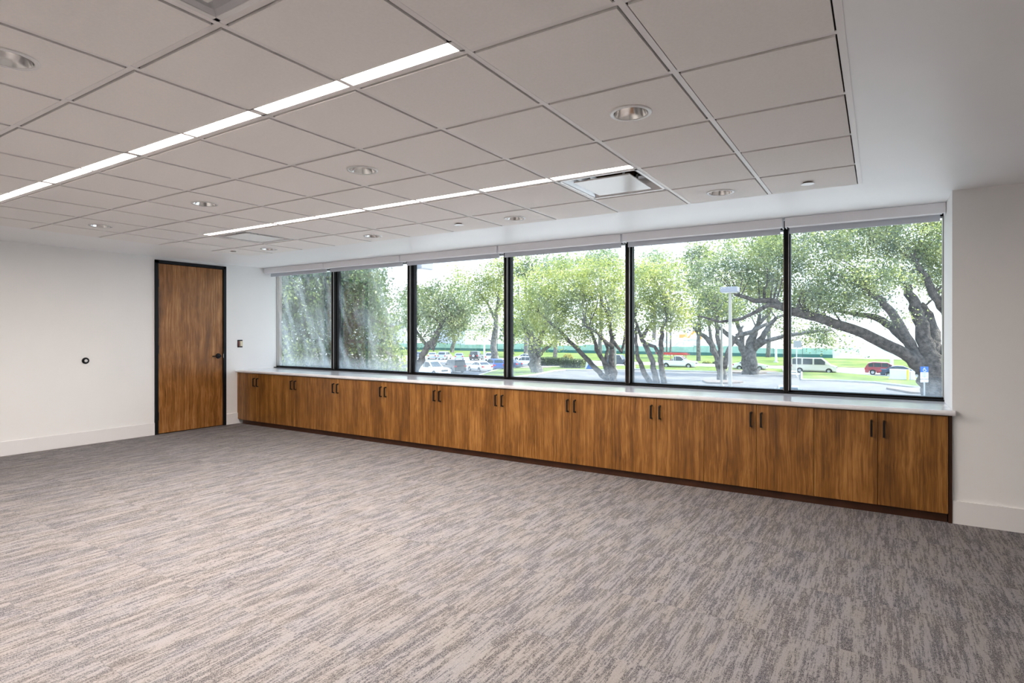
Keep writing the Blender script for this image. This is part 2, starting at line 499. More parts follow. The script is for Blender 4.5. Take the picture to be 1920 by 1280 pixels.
# square plaque air diffusers
def diffuser(ci, ri, label, insul=True):
    xa, xb, ya, yb = cols[ci + 1] + .013, cols[ci] - .013, rows[ri + 1] + .013, rows[ri] - .013
    cx, cy_ = (xa + xb) / 2, (ya + yb) / 2
    t = thing('air_diffuser', label, 'air vent', (cx, cy_, H))
    f = MB(); rim = .022
    f.box(xa, ya, H - .004, xb, ya + rim, H + .002); f.box(xa, yb - rim, H - .004, xb, yb, H + .002)
    f.box(xa, ya, H - .004, xa + rim, yb, H + .002); f.box(xb - rim, ya, H - .004, xb, yb, H + .002)
    build('frame', f, M['white'], t, bevel=.002)
    # stepped cone: four sloping sides up to the neck
    s = MB()
    def ring(d, z): return [(xa + d, ya + d, z), (xb - d, ya + d, z), (xb - d, yb - d, z), (xa + d, yb - d, z)]
    prev = ring(rim, H)
    for d, z in ((.035, H + .012), (.06, H + .045), (.10, H + .075), (.14, H + .085)):
        cur = ring(d, z); n0 = len(s.v); s.add(prev + cur, [(k, (k + 1) % 4, 4 + (k + 1) % 4, 4 + k) for k in range(4)]); prev = cur
    build('backpan', s, M['steel2'], t, fix=False)
    build('neck', MB().lathe([(.16, .085), (.155, .22)], (cx, cy_, H), n=24).lathe([(.155, .22), (.001, .22)], (cx, cy_, H), n=24), M['brownduct'], t, fix=False)
    d = .085
    build('plaque', MB().box(xa + d, ya + d, H - .006, xb - d, yb - d, H + .004), M['plaque'], t, bevel=.003)
    for sx_ in (-1, 1):
        for sy_ in (-1, 1):
            build('bracket', MB().box(cx + sx_ * .13 - .008, cy_ + sy_ * .13 - .003, H + .004, cx + sx_ * .13 + .008, cy_ + sy_ * .13 + .003, H + .09), M['white'], t)
    return t
M['steel2'] = mat('diffuser_backpan', (.66, .67, .70), .3, .35)
M['plaque'] = mat('diffuser_plaque', (.80, .80, .79), .22)
diffuser(2, 1, 'square white air diffuser beside the right end of the window side light strip')
diffuser(9, 1, 'square air diffuser beside the far left end of the window side light strip')
diffuser(2, 6, 'square air diffuser at the upper left, cut by the photo edge')

# ------------------------------------------------------------------ windows and shades
WX = [XL, -7.10, -5.535, -3.93, -2.335, -.748, XP + .03]
ZT = 2.44
for k in range(6):
    x0, x1 = WX[k], WX[k + 1]
    fr = MB()
    fr.box(x0, YG - .05, ZS - .02, x1, YG + .06, ZS + .030)
    fr.box(x0, YG - .05, ZT - .03, x1, YG + .06, H + .02)
    win = build('window_%d' % (k + 1), fr, M['bronze'], bevel=.002); tag(win, kind='structure')
    jl = .03 if k else .055
    jr = .03 if k < 5 else .055
    build('pane', MB().box(x0 + .01, YG - .004, ZS + .02, x1 - .01, YG + .004, ZT - .02), M['glass'], win)
    build('sill_track', MB().box(x0, YG - .10, ZS, x1, YG - .052, ZS + .012), M['bronze'], win, bevel=.001)
    if k < 5:
        mu = MB()
        mu.box(x1 - .019, YG - .10, ZS + .001, x1 + .019, YG + .05, H)
        build('mullion', mu, M['bronze'], win, bevel=.002)
        bd = MB()
        for sx_ in (-1, 1):
            bd.box(x1 + sx_ * .0195, YG - .035, ZS + .03, x1 + sx_ * .030, YG + .04, ZT - .03)
        build('glazing_bead', bd, M['bronze'], win)
        bd = MB()
        for sx_ in (-1, 1):
            bd.box(x1 + sx_ * .0195, YG - .101, ZS + .03, x1 + sx_ * .0245, YG - .094, ZT - .05)
        build('edge_strip', bd, M['alu'], win)
    if k in (0, 5):
        xx = x0 if k == 0 else XP
        sg = 1 if k == 0 else -1
        build('jamb', MB().box(xx, YG - .05, ZS + .03, xx + sg * .007, YG + .05, ZT - .03), M['alu'], win)
shade_names = ['leftmost roller shade, above the window beside the door wall', 'second roller shade from the left, above the drooping tree',
               'third roller shade from the left, above the parked white pickup', 'fourth roller shade from the left, above the hedges',
               'second roller shade from the right, above the tall lot lamp', 'rightmost roller shade, above the big oak tree']
for k in range(6):
    x0, x1 = WX[k] + (.004 if k == 0 else .012), WX[k + 1] - .010
    if k == 5: x1 = XP - .004
    t = thing('roller_shade', 'white ' + shade_names[k], 'roller shade', ((x0 + x1) / 2, 5.93, H))
    f = MB(); f.box(x0, 5.868, 2.402, x1, 5.874, H - .004); f.box(x0, 5.868, 2.400, x1, 5.90, 2.405)
    build('fascia', f, M['shade'], t, bevel=.0015)
    r = MB(); r.tube([(x0 + .02, 5.945, 2.435), (x1 - .02, 5.945, 2.435)], .035, 16)
    build('rolled_fabric', r, M['shade'], t, smooth=True, angle=.6)
    build('hem_bar', MB().box(x0 + .025, 5.972, 2.350, x1 - .03, 5.982, 2.392).box(x0 + .025, 5.974, 2.39, x1 - .03, 5.979, 2.43), M['hem'], t, bevel=.003)
    for xe in (x0, x1 - .006):
        build('end_bracket', MB().box(xe, 5.876, 2.395, xe + .006, 5.985, H - .004), M['shade'], t)

# outside wall band, plus an unseen eyebrow added to keep the sun out
tag(build('wall_band_added_eyebrow', MB().box(XL - 6, 6.32, -4.1, XR + 6, 6.5, ZS - .06).box(XL - 6, 6.352, H + .10, XR + 6, 7.45, TOP + .4), M['soffit']), kind='structure')

# ------------------------------------------------------------------ counter, cabinets, toe kick
prof = []
yf, yb_ = 5.362, 6.075
for a in range(0, 181, 20):
    prof.append((yf + .020 - .020 * math.sin(math.radians(a)), ZS - .020 + .020 * -math.cos(math.radians(a))))
prof = [(yb_, ZS), (yb_, ZS - .040)] + prof
prof = [(y, z) for y, z in prof]
ct = MB(); ct.prism(prof, 'x', XL + .001, XP + .014)
# keep the counter out of the thick wall: only the nosing passes its corner
ct = MB(); ct.prism([(y, z) for y, z in prof], 'x', XL + .001, XP - .001)
ct.prism([(YP - .001, ZS), (YP - .001, ZS - .04)] + prof[2:], 'x', XP - .001, XP + .014)
counter = build('countertop', ct, M['quartz'], loc=(-4, 5.7, ZS - .04), smooth=False)
tag(counter, 'long white quartz countertop along the window wall on walnut cabinets', 'countertop')

PITCH = .892
X_SEAM = -.0101
def handle_mb(x):
    m = MB(); z0, z1 = .606, .731
    m.box(x - .0075, YC - .040, z0, x + .0075, YC - .027, z1)
    m.prism([(YC - .034, z1 - .012), (YC - .034, z1), (YC - .001, z1 + .006), (YC - .001, z1 - .008)], 'x', x - .007, x + .007)
    m.prism([(YC - .034, z0), (YC - .034, z0 + .012), (YC - .001, z0 + .008), (YC - .001, z0 - .006)], 'x', x - .007, x + .007)
    return m
def cabinet(xs, label):
    t = thing('base_cabinet', label, 'cabinet', (xs, YC + .3, 0), group=None)
    x0, x1 = xs - .446, xs + .446
    b = MB(); b.box(x0 + .001, YC + .022, .078, x1 - .001, 6.07, .800)
    build('body', b, M['interior'], t)
    for sd in (-1, 1):
        xa, xb = (x0 + .0015, xs - .0015) if sd < 0 else (xs + .0015, x1 - .0015)
        d = build('door', MB().box(xa, YC, .070, xb, YC + .02, .797), M['walnut'], t, bevel=.0012, seg=1)
        build('handle', handle_mb(xs + sd * .0415), M['blackmetal'], d, bevel=.002)
    return t
ords = ['rightmost', 'second', 'third', 'fourth', 'fifth', 'fifth', 'fourth', 'third', 'second', 'leftmost']
cabs = []
proto = cabinet(X_SEAM, '')
for k in range(10):
    if k == 0: o = proto
    else:
        o = copy_tree(proto); o.location.x = X_SEAM - PITCH * k
    o['label'] = ['walnut two-door base cabinet at the right end, beside the white pillar wall',
        'walnut two-door base cabinet, second from the right end of the row', 'walnut two-door base cabinet, third from the right end of the row',
        'walnut two-door base cabinet, fourth from the right end of the row', 'walnut two-door base cabinet, fifth from the right end of the row',
        'walnut two-door base cabinet, fifth from the left end of the row', 'walnut two-door base cabinet, fourth from the left end of the row',
        'walnut two-door base cabinet, third from the left end of the row', 'walnut two-door base cabinet, second from the left end of the row',
        'walnut two-door base cabinet at the far left end, beside the door wall'][k]
    o['group'] = 'walnut cabinets under the windows'
    cabs.append(o)
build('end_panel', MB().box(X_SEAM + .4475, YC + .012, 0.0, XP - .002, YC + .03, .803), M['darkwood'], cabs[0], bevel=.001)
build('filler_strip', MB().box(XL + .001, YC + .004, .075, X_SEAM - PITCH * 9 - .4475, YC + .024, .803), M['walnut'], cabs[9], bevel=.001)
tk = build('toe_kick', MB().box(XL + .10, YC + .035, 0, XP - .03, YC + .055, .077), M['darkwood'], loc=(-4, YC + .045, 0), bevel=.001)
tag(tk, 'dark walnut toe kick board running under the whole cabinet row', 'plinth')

# ------------------------------------------------------------------ door, switch, door stop
dr = MB()
FT = .046
dr.box(XL - .13, D0, 0, XL + .022, D0 + FT, DT); dr.box(XL - .13, D1 - FT, 0, XL + .022, D1, DT); dr.box(XL - .13, D0, DT - FT, XL + .022, D1, DT)
dr.box(XL - .075, D0 + FT, 0, XL - .045, D0 + FT + .016, DT - FT); dr.box(XL - .075, D1 - FT - .016, 0, XL - .045, D1 - FT, DT - FT); dr.box(XL - .075, D0 + FT, DT - FT - .016, XL - .045, D1 - FT, DT - FT)
door = build('door_1', dr, M['black'], loc=(XL, (D0 + D1) / 2, 0), bevel=.002); tag(door, kind='structure')
slab = build('door_slab', MB().box(XL - .044, D0 + FT + .003, .010, XL + .001, D1 - FT - .003, DT - FT - .003), M['doorwood'], door, bevel=.0015)
for z in (2.126, 1.191, .256):
    hg = MB(); hg.cyl((XL + .008, D0 + FT + .001, z), .0085, -.057, .057, n=12); hg.box(XL + .001, D0 + FT + .001, z - .057, XL + .004, D0 + FT + .014, z + .057)
    build('hinge', hg, M['blackmetal'], door)
zh, yh = 1.072, 5.088
build('rosette', MB().lathe([(.001, .016), (.034, .016), (.040, .010), (.041, 0)], (XL + .001, yh, zh), 'x', 24), M['blackmetal'], slab, smooth=True, angle=.7)
lv = MB(); lv.cyl((XL, yh, zh), .012, .012, .060, 'x', 14)
lv.tube([(XL + .055, yh + .012, zh), (XL + .057, yh - .03, zh), (XL + .055, yh - .07, zh - .001), (XL + .048, yh - .118, zh - .002)], [.011, .011, .0095, .008], 10)
build('lever_handle', lv, M['blackmetal'], slab, smooth=True, angle=.7)
build('strike_plate', MB().box(XL - .002, D1 - FT - .004, zh - .03, XL + .024, D1 - FT + .001, zh + .03), M['steel'], door)
build('strike_lip', MB().box(XL + .002, D1 - FT - .006, zh - .05, XL + .0235, D1 - FT + .010, zh + .05), M['blackmetal'], door)
tag(build('trim_2', MB().box(XL - .16, D0, -.006, XL - .135, D1, DT), M['black']), kind='structure')

t = thing('light_switch', 'small dark wall switch plate with two rockers between door and windows', 'light switch', (XL, 5.444, 1.254))
build('plate', MB().box(XL, 5.401, 1.195, XL + .006, 5.487, 1.314), M['black'], t, bevel=.002)
for yy, cc in ((5.422, 'switchred'), (5.462, 'cream')):
    r = MB(); r.prism([(XL + .005, 1.214), (XL + .014, 1.214), (XL + .009, 1.296), (XL + .005, 1.296)], 'y', yy - .013, yy + .013)
    rk = build('rocker', r, M[cc], t, bevel=.001)
    build('edge_bar', MB().box(XL + .0055, yy + .013, 1.212, XL + .012, yy + .019, 1.298), M['cream'], rk)
t = thing('door_stop', 'round black wall bumper with pale centre on the left wall', 'door stop', (XL, 3.331, 1.069))
build('bumper', MB().lathe([(.040, 0), (.041, .010), (.034, .022), (.022, .026), (.018, .020), (.001, .018)], (XL, 3.331, 1.069), 'x', 28), M['black'], t, smooth=True)
build('screw_cap', MB().lathe([(.019, .018), (.018, .024), (.001, .026)], (XL, 3.331, 1.069), 'x', 20), M['white'], t, smooth=True)

# ================================================================== OUTSIDE
GZ = -4.1
ca, sa = math.cos(YAW), math.sin(YAW)
def W(px, py, d):
    """a point seen at pixel (px, py) of the 1920x1280 photograph that stands d metres in front of the camera"""
    lat = (px - 960) / FPX * d
    return Vector((lat * ca - d * sa, lat * sa + d * ca, EYE - (py - CY) / FPX * d))
def G(px, py, z=GZ):
    d = FPX * (z - EYE) / (CY - py)
    p = W(px, py, d); return p
def GX(px, Y):
    """ground point of a given Y seen in column px"""
    u = (px - 960) / FPX; d = Y / (u * sa + ca)
    return Vector((u * d * ca - d * sa, Y, GZ))

M['asphalt'] = grained('pale_asphalt', (.185, .172, .168), .28, .5, .9)
M['concrete'] = grained('street_concrete', (.55, .53, .50), .1, .4, .9)
M['curb'] = grained('curb_concrete', (.55, .54, .52), .08, 2, .85)
M['mulch'] = grained('bark_mulch', (.22, .17, .14), .3, 6, .95)
M['dirt'] = grained('bare_pale_dirt', (.62, .56, .49), .08, .1, .95)
M['rubble'] = grained('broken_concrete', (.58, .57, .56), .15, 1, .9)
M['bark'] = grained('tree_bark', (.088, .072, .062), .75, 3.2, .9, 1.0, 9)
M['barkpale'] = grained('pale_grey_bark', (.155, .145, .135), .55, 3, .9, 1.0, 9)
M['mesh'] = grained('green_windscreen_backlit', (.36, .56, .50), .15, .8, .8)  # pale tone stands for daylight coming through the screen
M['mesh_unlit'] = mat('green_windscreen_unlit', (.03, .15, .13), .85)  # lower band coloured dark, as where no light comes through
M['pole'] = mat('painted_pole_beige', (.34, .32, .28), .5)
M['lamp_grey'] = mat('lamp_head_grey', (.24, .245, .275), .5)
M['polewhite'] = mat('pole_white', (.72, .73, .75), .5)
M['poleblack'] = mat('pole_black', (.02, .025, .03), .5)
M['tyre'] = mat('tyre_rubber', (.018, .018, .02), .8)
M['rim'] = mat('alloy_rim', (.45, .46, .48), .35, .6)
M['carglass'] = mat('car_glass', (.035, .050, .060), .06, spec=.7)
M['tail'] = mat('tail_lamp_red', (.55, .02, .03), .2)
M['head'] = mat('head_lamp', (.75, .78, .82), .15)
M['grille'] = mat('grille_dark', (.05, .05, .055), .4)
M['bumper'] = mat('bumper_black', (.03, .03, .033), .6)
M['red'] = mat('rack_red', (.55, .06, .05), .5)
M['yellow'] = mat('bollard_yellow', (.80, .62, .04), .5)
M['blue'] = mat('sign_blue', (.02, .14, .60), .45)
M['signwhite'] = mat('sign_white', (.80, .82, .84), .45)
M['signgreen'] = mat('sign_green_ink', (.10, .32, .22), .5)
M['signback'] = mat('sign_back_grey', (.40, .42, .43), .5, .3)
M['orange'] = mat('excavator_orange', (.80, .30, .05), .5)

def grass_mat():
    m = mat('lawn', (.17, .33, .05), .9, spec=.1); t = NT(m); g = t.n('NewGeometry').outputs['Position']
    a = t.noise(t.mapping(g, (1, .5, 1)), .25, 5, .65)
    t.l(t.ramp(a, [(.32, (.08, .13, .03)), (.52, (.165, .22, .05)), (.72, (.27, .29, .09))]), t.b.inputs['Base Color'])
    return m
M['grass'] = grass_mat()

def leaf_mat(name, dark, mid, light, trans=.5, fine=4.5):
    m = bpy.data.materials.new(name); m.use_nodes = True; t = NT(m); t.t.nodes.clear()
    out = t.n('OutputMaterial'); g = t.n('NewGeometry').outputs['Position']
    a = t.noise(g, .55, 2); b = t.noise(g, fine, 2)
    f = t.math('ADD', t.math('MULTIPLY', a, .55), t.math('MULTIPLY', b, .45))
    col = t.ramp(f, [(.38, dark), (.5, mid), (.62, light)])
    df = t.n('BsdfDiffuse'); tl = t.n('BsdfTranslucent'); t.l(col, df.inputs[0])
    br = t.n('MixRGB', blend_type='MULTIPLY'); br.inputs[0].default_value = 1; t.l(col, br.inputs[1]); br.inputs[2].default_value = (1.25, 1.25, .75, 1); t.l(br.outputs[0], tl.inputs[0])
    mx = t.n('MixShader'); mx.inputs[0].default_value = trans; t.l(df.outputs[0], mx.inputs[1]); t.l(tl.outputs[0], mx.inputs[2])
    gs = t.n('BsdfGlossy'); gs.inputs['Roughness'].default_value = .45; m3 = t.n('MixShader'); m3.inputs[0].default_value = .06
    t.l(mx.outputs[0], m3.inputs[1]); t.l(gs.outputs[0], m3.inputs[2]); t.l(m3.outputs[0], out.inputs[0])
    return m
M['leaf_bright'] = leaf_mat('leaves_yellow_green', (.12, .165, .05), (.33, .38, .12), (.60, .60, .25))
M['leaf_olive'] = leaf_mat('leaves_olive', (.065, .11, .05), (.19, .24, .105), (.41, .43, .22))
M['leaf_oak'] = leaf_mat('leaves_oak', (.055, .10, .05), (.23, .285, .125), (.58, .60, .29))
M['leaf_dark'] = leaf_mat('leaves_deep_green', (.02, .055, .035), (.10, .175, .075), (.48, .55, .18), .5, 14)
M['leaf_hedge'] = leaf_mat('leaves_hedge', (.05, .075, .035), (.12, .16, .06), (.26, .29, .12), .3)
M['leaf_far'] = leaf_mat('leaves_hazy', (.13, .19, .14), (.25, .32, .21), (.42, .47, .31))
M['leaf_yellow'] = leaf_mat('leaves_yellow', (.35, .33, .10), (.55, .50, .16), (.75, .68, .30))

# ---- ground surfaces
def slab_poly(name, pts, z0, z1, m, kind='structure', **kw):
    a = sum(pts[i][0] * pts[(i + 1) % len(pts)][1] - pts[(i + 1) % len(pts)][0] * pts[i][1] for i in range(len(pts)))
    if a < 0: pts = pts[::-1]
    o = build(name, MB().prism([(p[0], p[1]) for p in pts], 'z', z0, z1), m)
    return tag(o, kind=kind)
slab_poly('ground', [(-300, 8), (300, 8), (300, 600), (-300, 600)], GZ - .5, GZ - .10, M['dirt'])
slab_poly('parking_lot', [(-180, 6.5), (180, 6.5), (180, 86), (-180, 86)], GZ - .3, GZ, M['asphalt'])
slab_poly('added_bounce_slab', [(-40, 6.5), (40, 6.5), (40, 32), (-40, 32)], GZ - .2, GZ + .06, M['concrete'])  # unseen pale slab added to bounce sunlight up into the room
slab_poly('street', [(-180, 86), (180, 86), (180, 108), (-180, 108)], GZ - .3, GZ - .02, M['concrete'])
slab_poly('grass_lawn', [(-200, 108), (200, 108), (200, 146), (-200, 146)], GZ - .3, GZ + .05, M['grass'])
def verge(name, px, label=None):
    pts = [G(*p) for p in px]
    o = slab_poly(name, [(p.x, p.y) for p in pts], GZ - .05, GZ + .14, M['grass'])
    cb = MB(); q = [Vector((p.x, p.y, GZ + .09)) for p in pts]
    cb.tube(q + [q[0]], .13, 6)
    build('curb', cb, M['curb'], o)
    return o
verge('grass_verge', [(1190, 693), (1260, 696), (1340, 698), (1400, 699.5), (1470, 700.5), (1468, 693), (1380, 690), (1280, 687), (1190, 685)])
verge('grass_verge', [(1503, 713), (1560, 714), (1640, 718), (1735, 729), (1800, 740), (1800, 709), (1735, 710), (1640, 706), (1560, 699), (1503, 697)])
verge('grass_verge', [(955, 709), (1000, 704), (1035, 697), (1060, 694.5), (1100, 695), (1180, 695), (1180, 687), (1100, 687.5), (1010, 688.5), (955, 692)])
verge('grass_verge', [(895, 706), (950, 712), (950, 692), (925, 696)])
def mulch(px, py, r):
    p = G(px, py)
    slab_poly('mulch_bed', [(p.x + r * (1 + .2 * math.sin(3 * a)) * math.cos(a), p.y + r * (1 + .2 * math.sin(2 * a)) * math.sin(a)) for a in [k * PI / 9 for k in range(18)]], GZ - .02, GZ + .17, M['mulch'])

# ---- green screened construction fence
fenceY = 146
fp = [GX(560, fenceY), GX(760, fenceY), GX(960, fenceY), GX(1150, fenceY), GX(1340, fenceY), GX(1560, fenceY)]
fx0, fx1 = GX(560, fenceY).x, GX(1562, fenceY).x
t = thing('construction_fence', 'long green screened fence across the far side of the street', 'fence', ((fx0 + fx1) / 2, fenceY, GZ))
npan = 30
for k in range(npan):
    xa = fx0 + (fx1 - fx0) * k / npan; xb = fx0 + (fx1 - fx0) * (k + 1) / npan
    pn = build('screen_panel', MB().box(xa + .04, fenceY - .02, GZ + .75, xb - .04, fenceY + .02, GZ + 2.2 + .25 * math.sin(k * 1.3)), M['mesh'], t)
    build('unlit_screen_band', MB().box(xa + .04, fenceY - .03, GZ + .05, xb - .04, fenceY + .01, GZ + .80), M['mesh_unlit'], pn)
    build('post', MB().cyl((xa, fenceY + .06, GZ), .05, 0, 2.5, n=8), M['poleblack'], t)
build('return_panel', MB().prism([(fx1, fenceY), (fx1 + .06, fenceY), (fx1 + 14, fenceY + 22), (fx1 + 13.9, fenceY + 22)], 'z', GZ + .05, GZ + 2.3), M['mesh'], t)

# rubble heap and excavator behind the fence
rb = MB(); r2 = random.Random(3)
cx_, cy0 = GX(1285, 168).x, 168
for k in range(420):
    a, rr = r2.random() * 2 * PI, math.sqrt(r2.random())
    hx_, hy_ = math.cos(a) * rr * 19, math.sin(a) * rr * 9
    top = 4.4 * (1 - rr ** 1.6) * (.8 + .2 * math.sin(hx_ * .7))
    s = .35 + r2.random() * .75
    x, y, z = cx_ + hx_, cy0 + hy_, GZ + top
    q = Matrix.Rotation(r2.random() * 3, 3, Vector((r2.random() - .5, r2.random() - .5, r2.random())).normalized())
    vs = [Vector((x, y, z)) + q @ Vector((i * s, j * s * .7, l * s * .45)) for i in (-1, 1) for j in (-1, 1) for l in (-1, 1)]
    rb.add(vs, [(0, 1, 3, 2), (4, 6, 7, 5), (0, 4, 5, 1), (2, 3, 7, 6), (0, 2, 6, 4), (1, 5, 7, 3)])
mound = MB(); mound.lathe([(1, 0), (.8, 1.0), (.5, 2.7), (.2, 3.9), (.01, 4.2)], (0, 0, 0), n=24)
mound.v = [(cx_ + x * 19, cy0 + y * 9, GZ + z) for x, y, z in mound.v]
rb.add(mound.v, mound.f)
tag(build('rubble', rb, M['rubble'], loc=(cx_, cy0, GZ)), 'heap of broken pale concrete behind the green fence', 'rubble', kind='stuff')
ep = GX(1284, 194)
t = thing('excavator', 'small orange excavator half hidden behind the rubble heap', 'excavator', (ep.x, ep.y, GZ))
build('cab', MB().box(ep.x - 1.6, ep.y - 1.3, GZ + 2.6, ep.x + .6, ep.y + 1.3, GZ + 5.2), M['orange'], t, bevel=.2)
build('counterweight', MB().box(ep.x - 3.2, ep.y - 1.4, GZ + 2.0, ep.x + 1.2, ep.y + 1.4, GZ + 3.4), M['orange'], t, bevel=.2)
build('track', MB().box(ep.x - 3, ep.y - 1.6, GZ, ep.x + 2.2, ep.y + 1.6, GZ + 1.5), M['poleblack'], t, bevel=.4)
build('boom', MB().tube([(ep.x + .6, ep.y, GZ + 3.2), (ep.x + 3.0, ep.y, GZ + 6.0), (ep.x + 5.2, ep.y, GZ + 5.0), (ep.x + 5.4, ep.y, GZ + 2.8)], [.45, .4, .35, .3], 6), M['orange'], t)

# ---- far buildings on the left
def building(px0, px1, pytop, Y, m, label, wins):
    a, b = GX(px0, Y), GX(px1, Y)
    zt_ = EYE - (pytop - CY) / FPX * ((a.y / (((px0 + px1) / 2 - 960) / FPX * sa + ca)))
    t = thing('building', label, 'building', ((a.x + b.x) / 2, Y + 5, GZ))
    build('wall', MB().box(a.x, Y, GZ, b.x, Y + 12, zt_), m, t)
    build('roof', MB().box(a.x - .5, Y - .5, zt_, b.x + .5, Y + 12.5, zt_ + .6), M['signwhite'], t)
    for k in range(wins):
        x = a.x + (b.x - a.x) * (k + .5) / wins
        wn = build('window', MB().box(x - 1.3, Y - .08, zt_ - 3.2, x + 1.3, Y + .02, zt_ - 1.3), M['signwhite'], t)
        build('pane', MB().box(x - 1.15, Y - .10, zt_ - 3.05, x + 1.15, Y - .07, zt_ - 1.45), M['carglass'], wn)
M['bldg'] = grained('pale_stucco', (.62, .64, .68), .05, .3, .8)
M['bldg2'] = grained('blue_grey_cladding', (.42, .47, .55), .06, .3, .8)
building(690, 778, 606, 176, M['bldg'], 'low pale building beyond the fence, left of the leaning small tree', 4)
building(806, 872, 617, 190, M['bldg2'], 'low blue grey building beyond the fence, behind the leaning small tree', 3)

# ------------------------------------------------------------------ cars
def interp(pl, x):
    for (xa, za), (xb, zb) in zip(pl, pl[1:]):
        if xa <= x <= xb: return za + (zb - za) * (x - xa) / max(1e-6, xb - xa)
    return pl[-1][1] if x > pl[-1][0] else pl[0][1]
SHAPES = {
 'sedan': dict(L=4.75, W=1.82, low=[(0, .50), (.03, .90), (.12, .99), (.85, 1.0), (2.4, .99), (3.4, .96), (4.35, .84), (4.68, .68), (4.75, .45)],
               gh=[(.60, .985), (1.30, 1.38), (1.75, 1.45), (2.45, 1.43), (3.45, .95)], wx=(.95, 3.80), win=[(.95, 1.62), (1.68, 2.42), (2.48, 3.15)], r=.33),
 'suv': dict(L=4.65, W=1.86, low=[(0, .50), (.02, .95), (.08, 1.06), (2.4, 1.05), (3.5, 1.03), (4.35, .95), (4.60, .75), (4.65, .45)],
             gh=[(.06, 1.04), (.45, 1.58), (.95, 1.70), (2.55, 1.67), (3.55, 1.02)], wx=(.90, 3.72), win=[(.42, .98), (1.04, 1.86), (1.92, 2.62), (2.68, 3.2)], r=.36),
 'van': dict(L=5.7, W=2.0, low=[(0, .50), (0, 1.22), (4.7, 1.20), (5.1, 1.12), (5.55, .98), (5.68, .75), (5.7, .45)],
             gh=[(.0, 1.20), (.10, 1.95), (.35, 2.08), (3.85, 2.08), (4.95, 1.14)], wx=(1.15, 4.75), win=[(.22, 1.35), (1.55, 2.75), (2.95, 4.3)], r=.36),
 'pickup': dict(L=5.8, W=1.98, low=[(0, .60), (0, 1.14), (2.25, 1.14), (4.3, 1.16), (5.45, 1.10), (5.72, .95), (5.8, .55)],
                gh=[(2.25, 1.12), (2.38, 1.86), (2.65, 1.93), (3.45, 1.91), (4.35, 1.13)], wx=(1.20, 4.75), win=[(2.42, 2.62), (2.68, 3.95)], r=.40),
 'boxy': dict(L=4.45, W=1.88, low=[(0, .55), (0, 1.14), (2.9, 1.12), (4.2, 1.10), (4.38, .90), (4.45, .55)],
              gh=[(.01, 1.12), (.08, 1.78), (.22, 1.85), (2.45, 1.83), (2.98, 1.09)], wx=(.95, 3.60), win=[(.15, .95), (1.05, 1.75), (1.83, 2.6)], r=.40),
}
paints = {}
def paint(col):
    if col not in paints:
        paints[col] = mat('car_paint', col, .28, .15, .6, **{'Coat Weight': .6, 'Coat Roughness': .08})
    return paints[col]
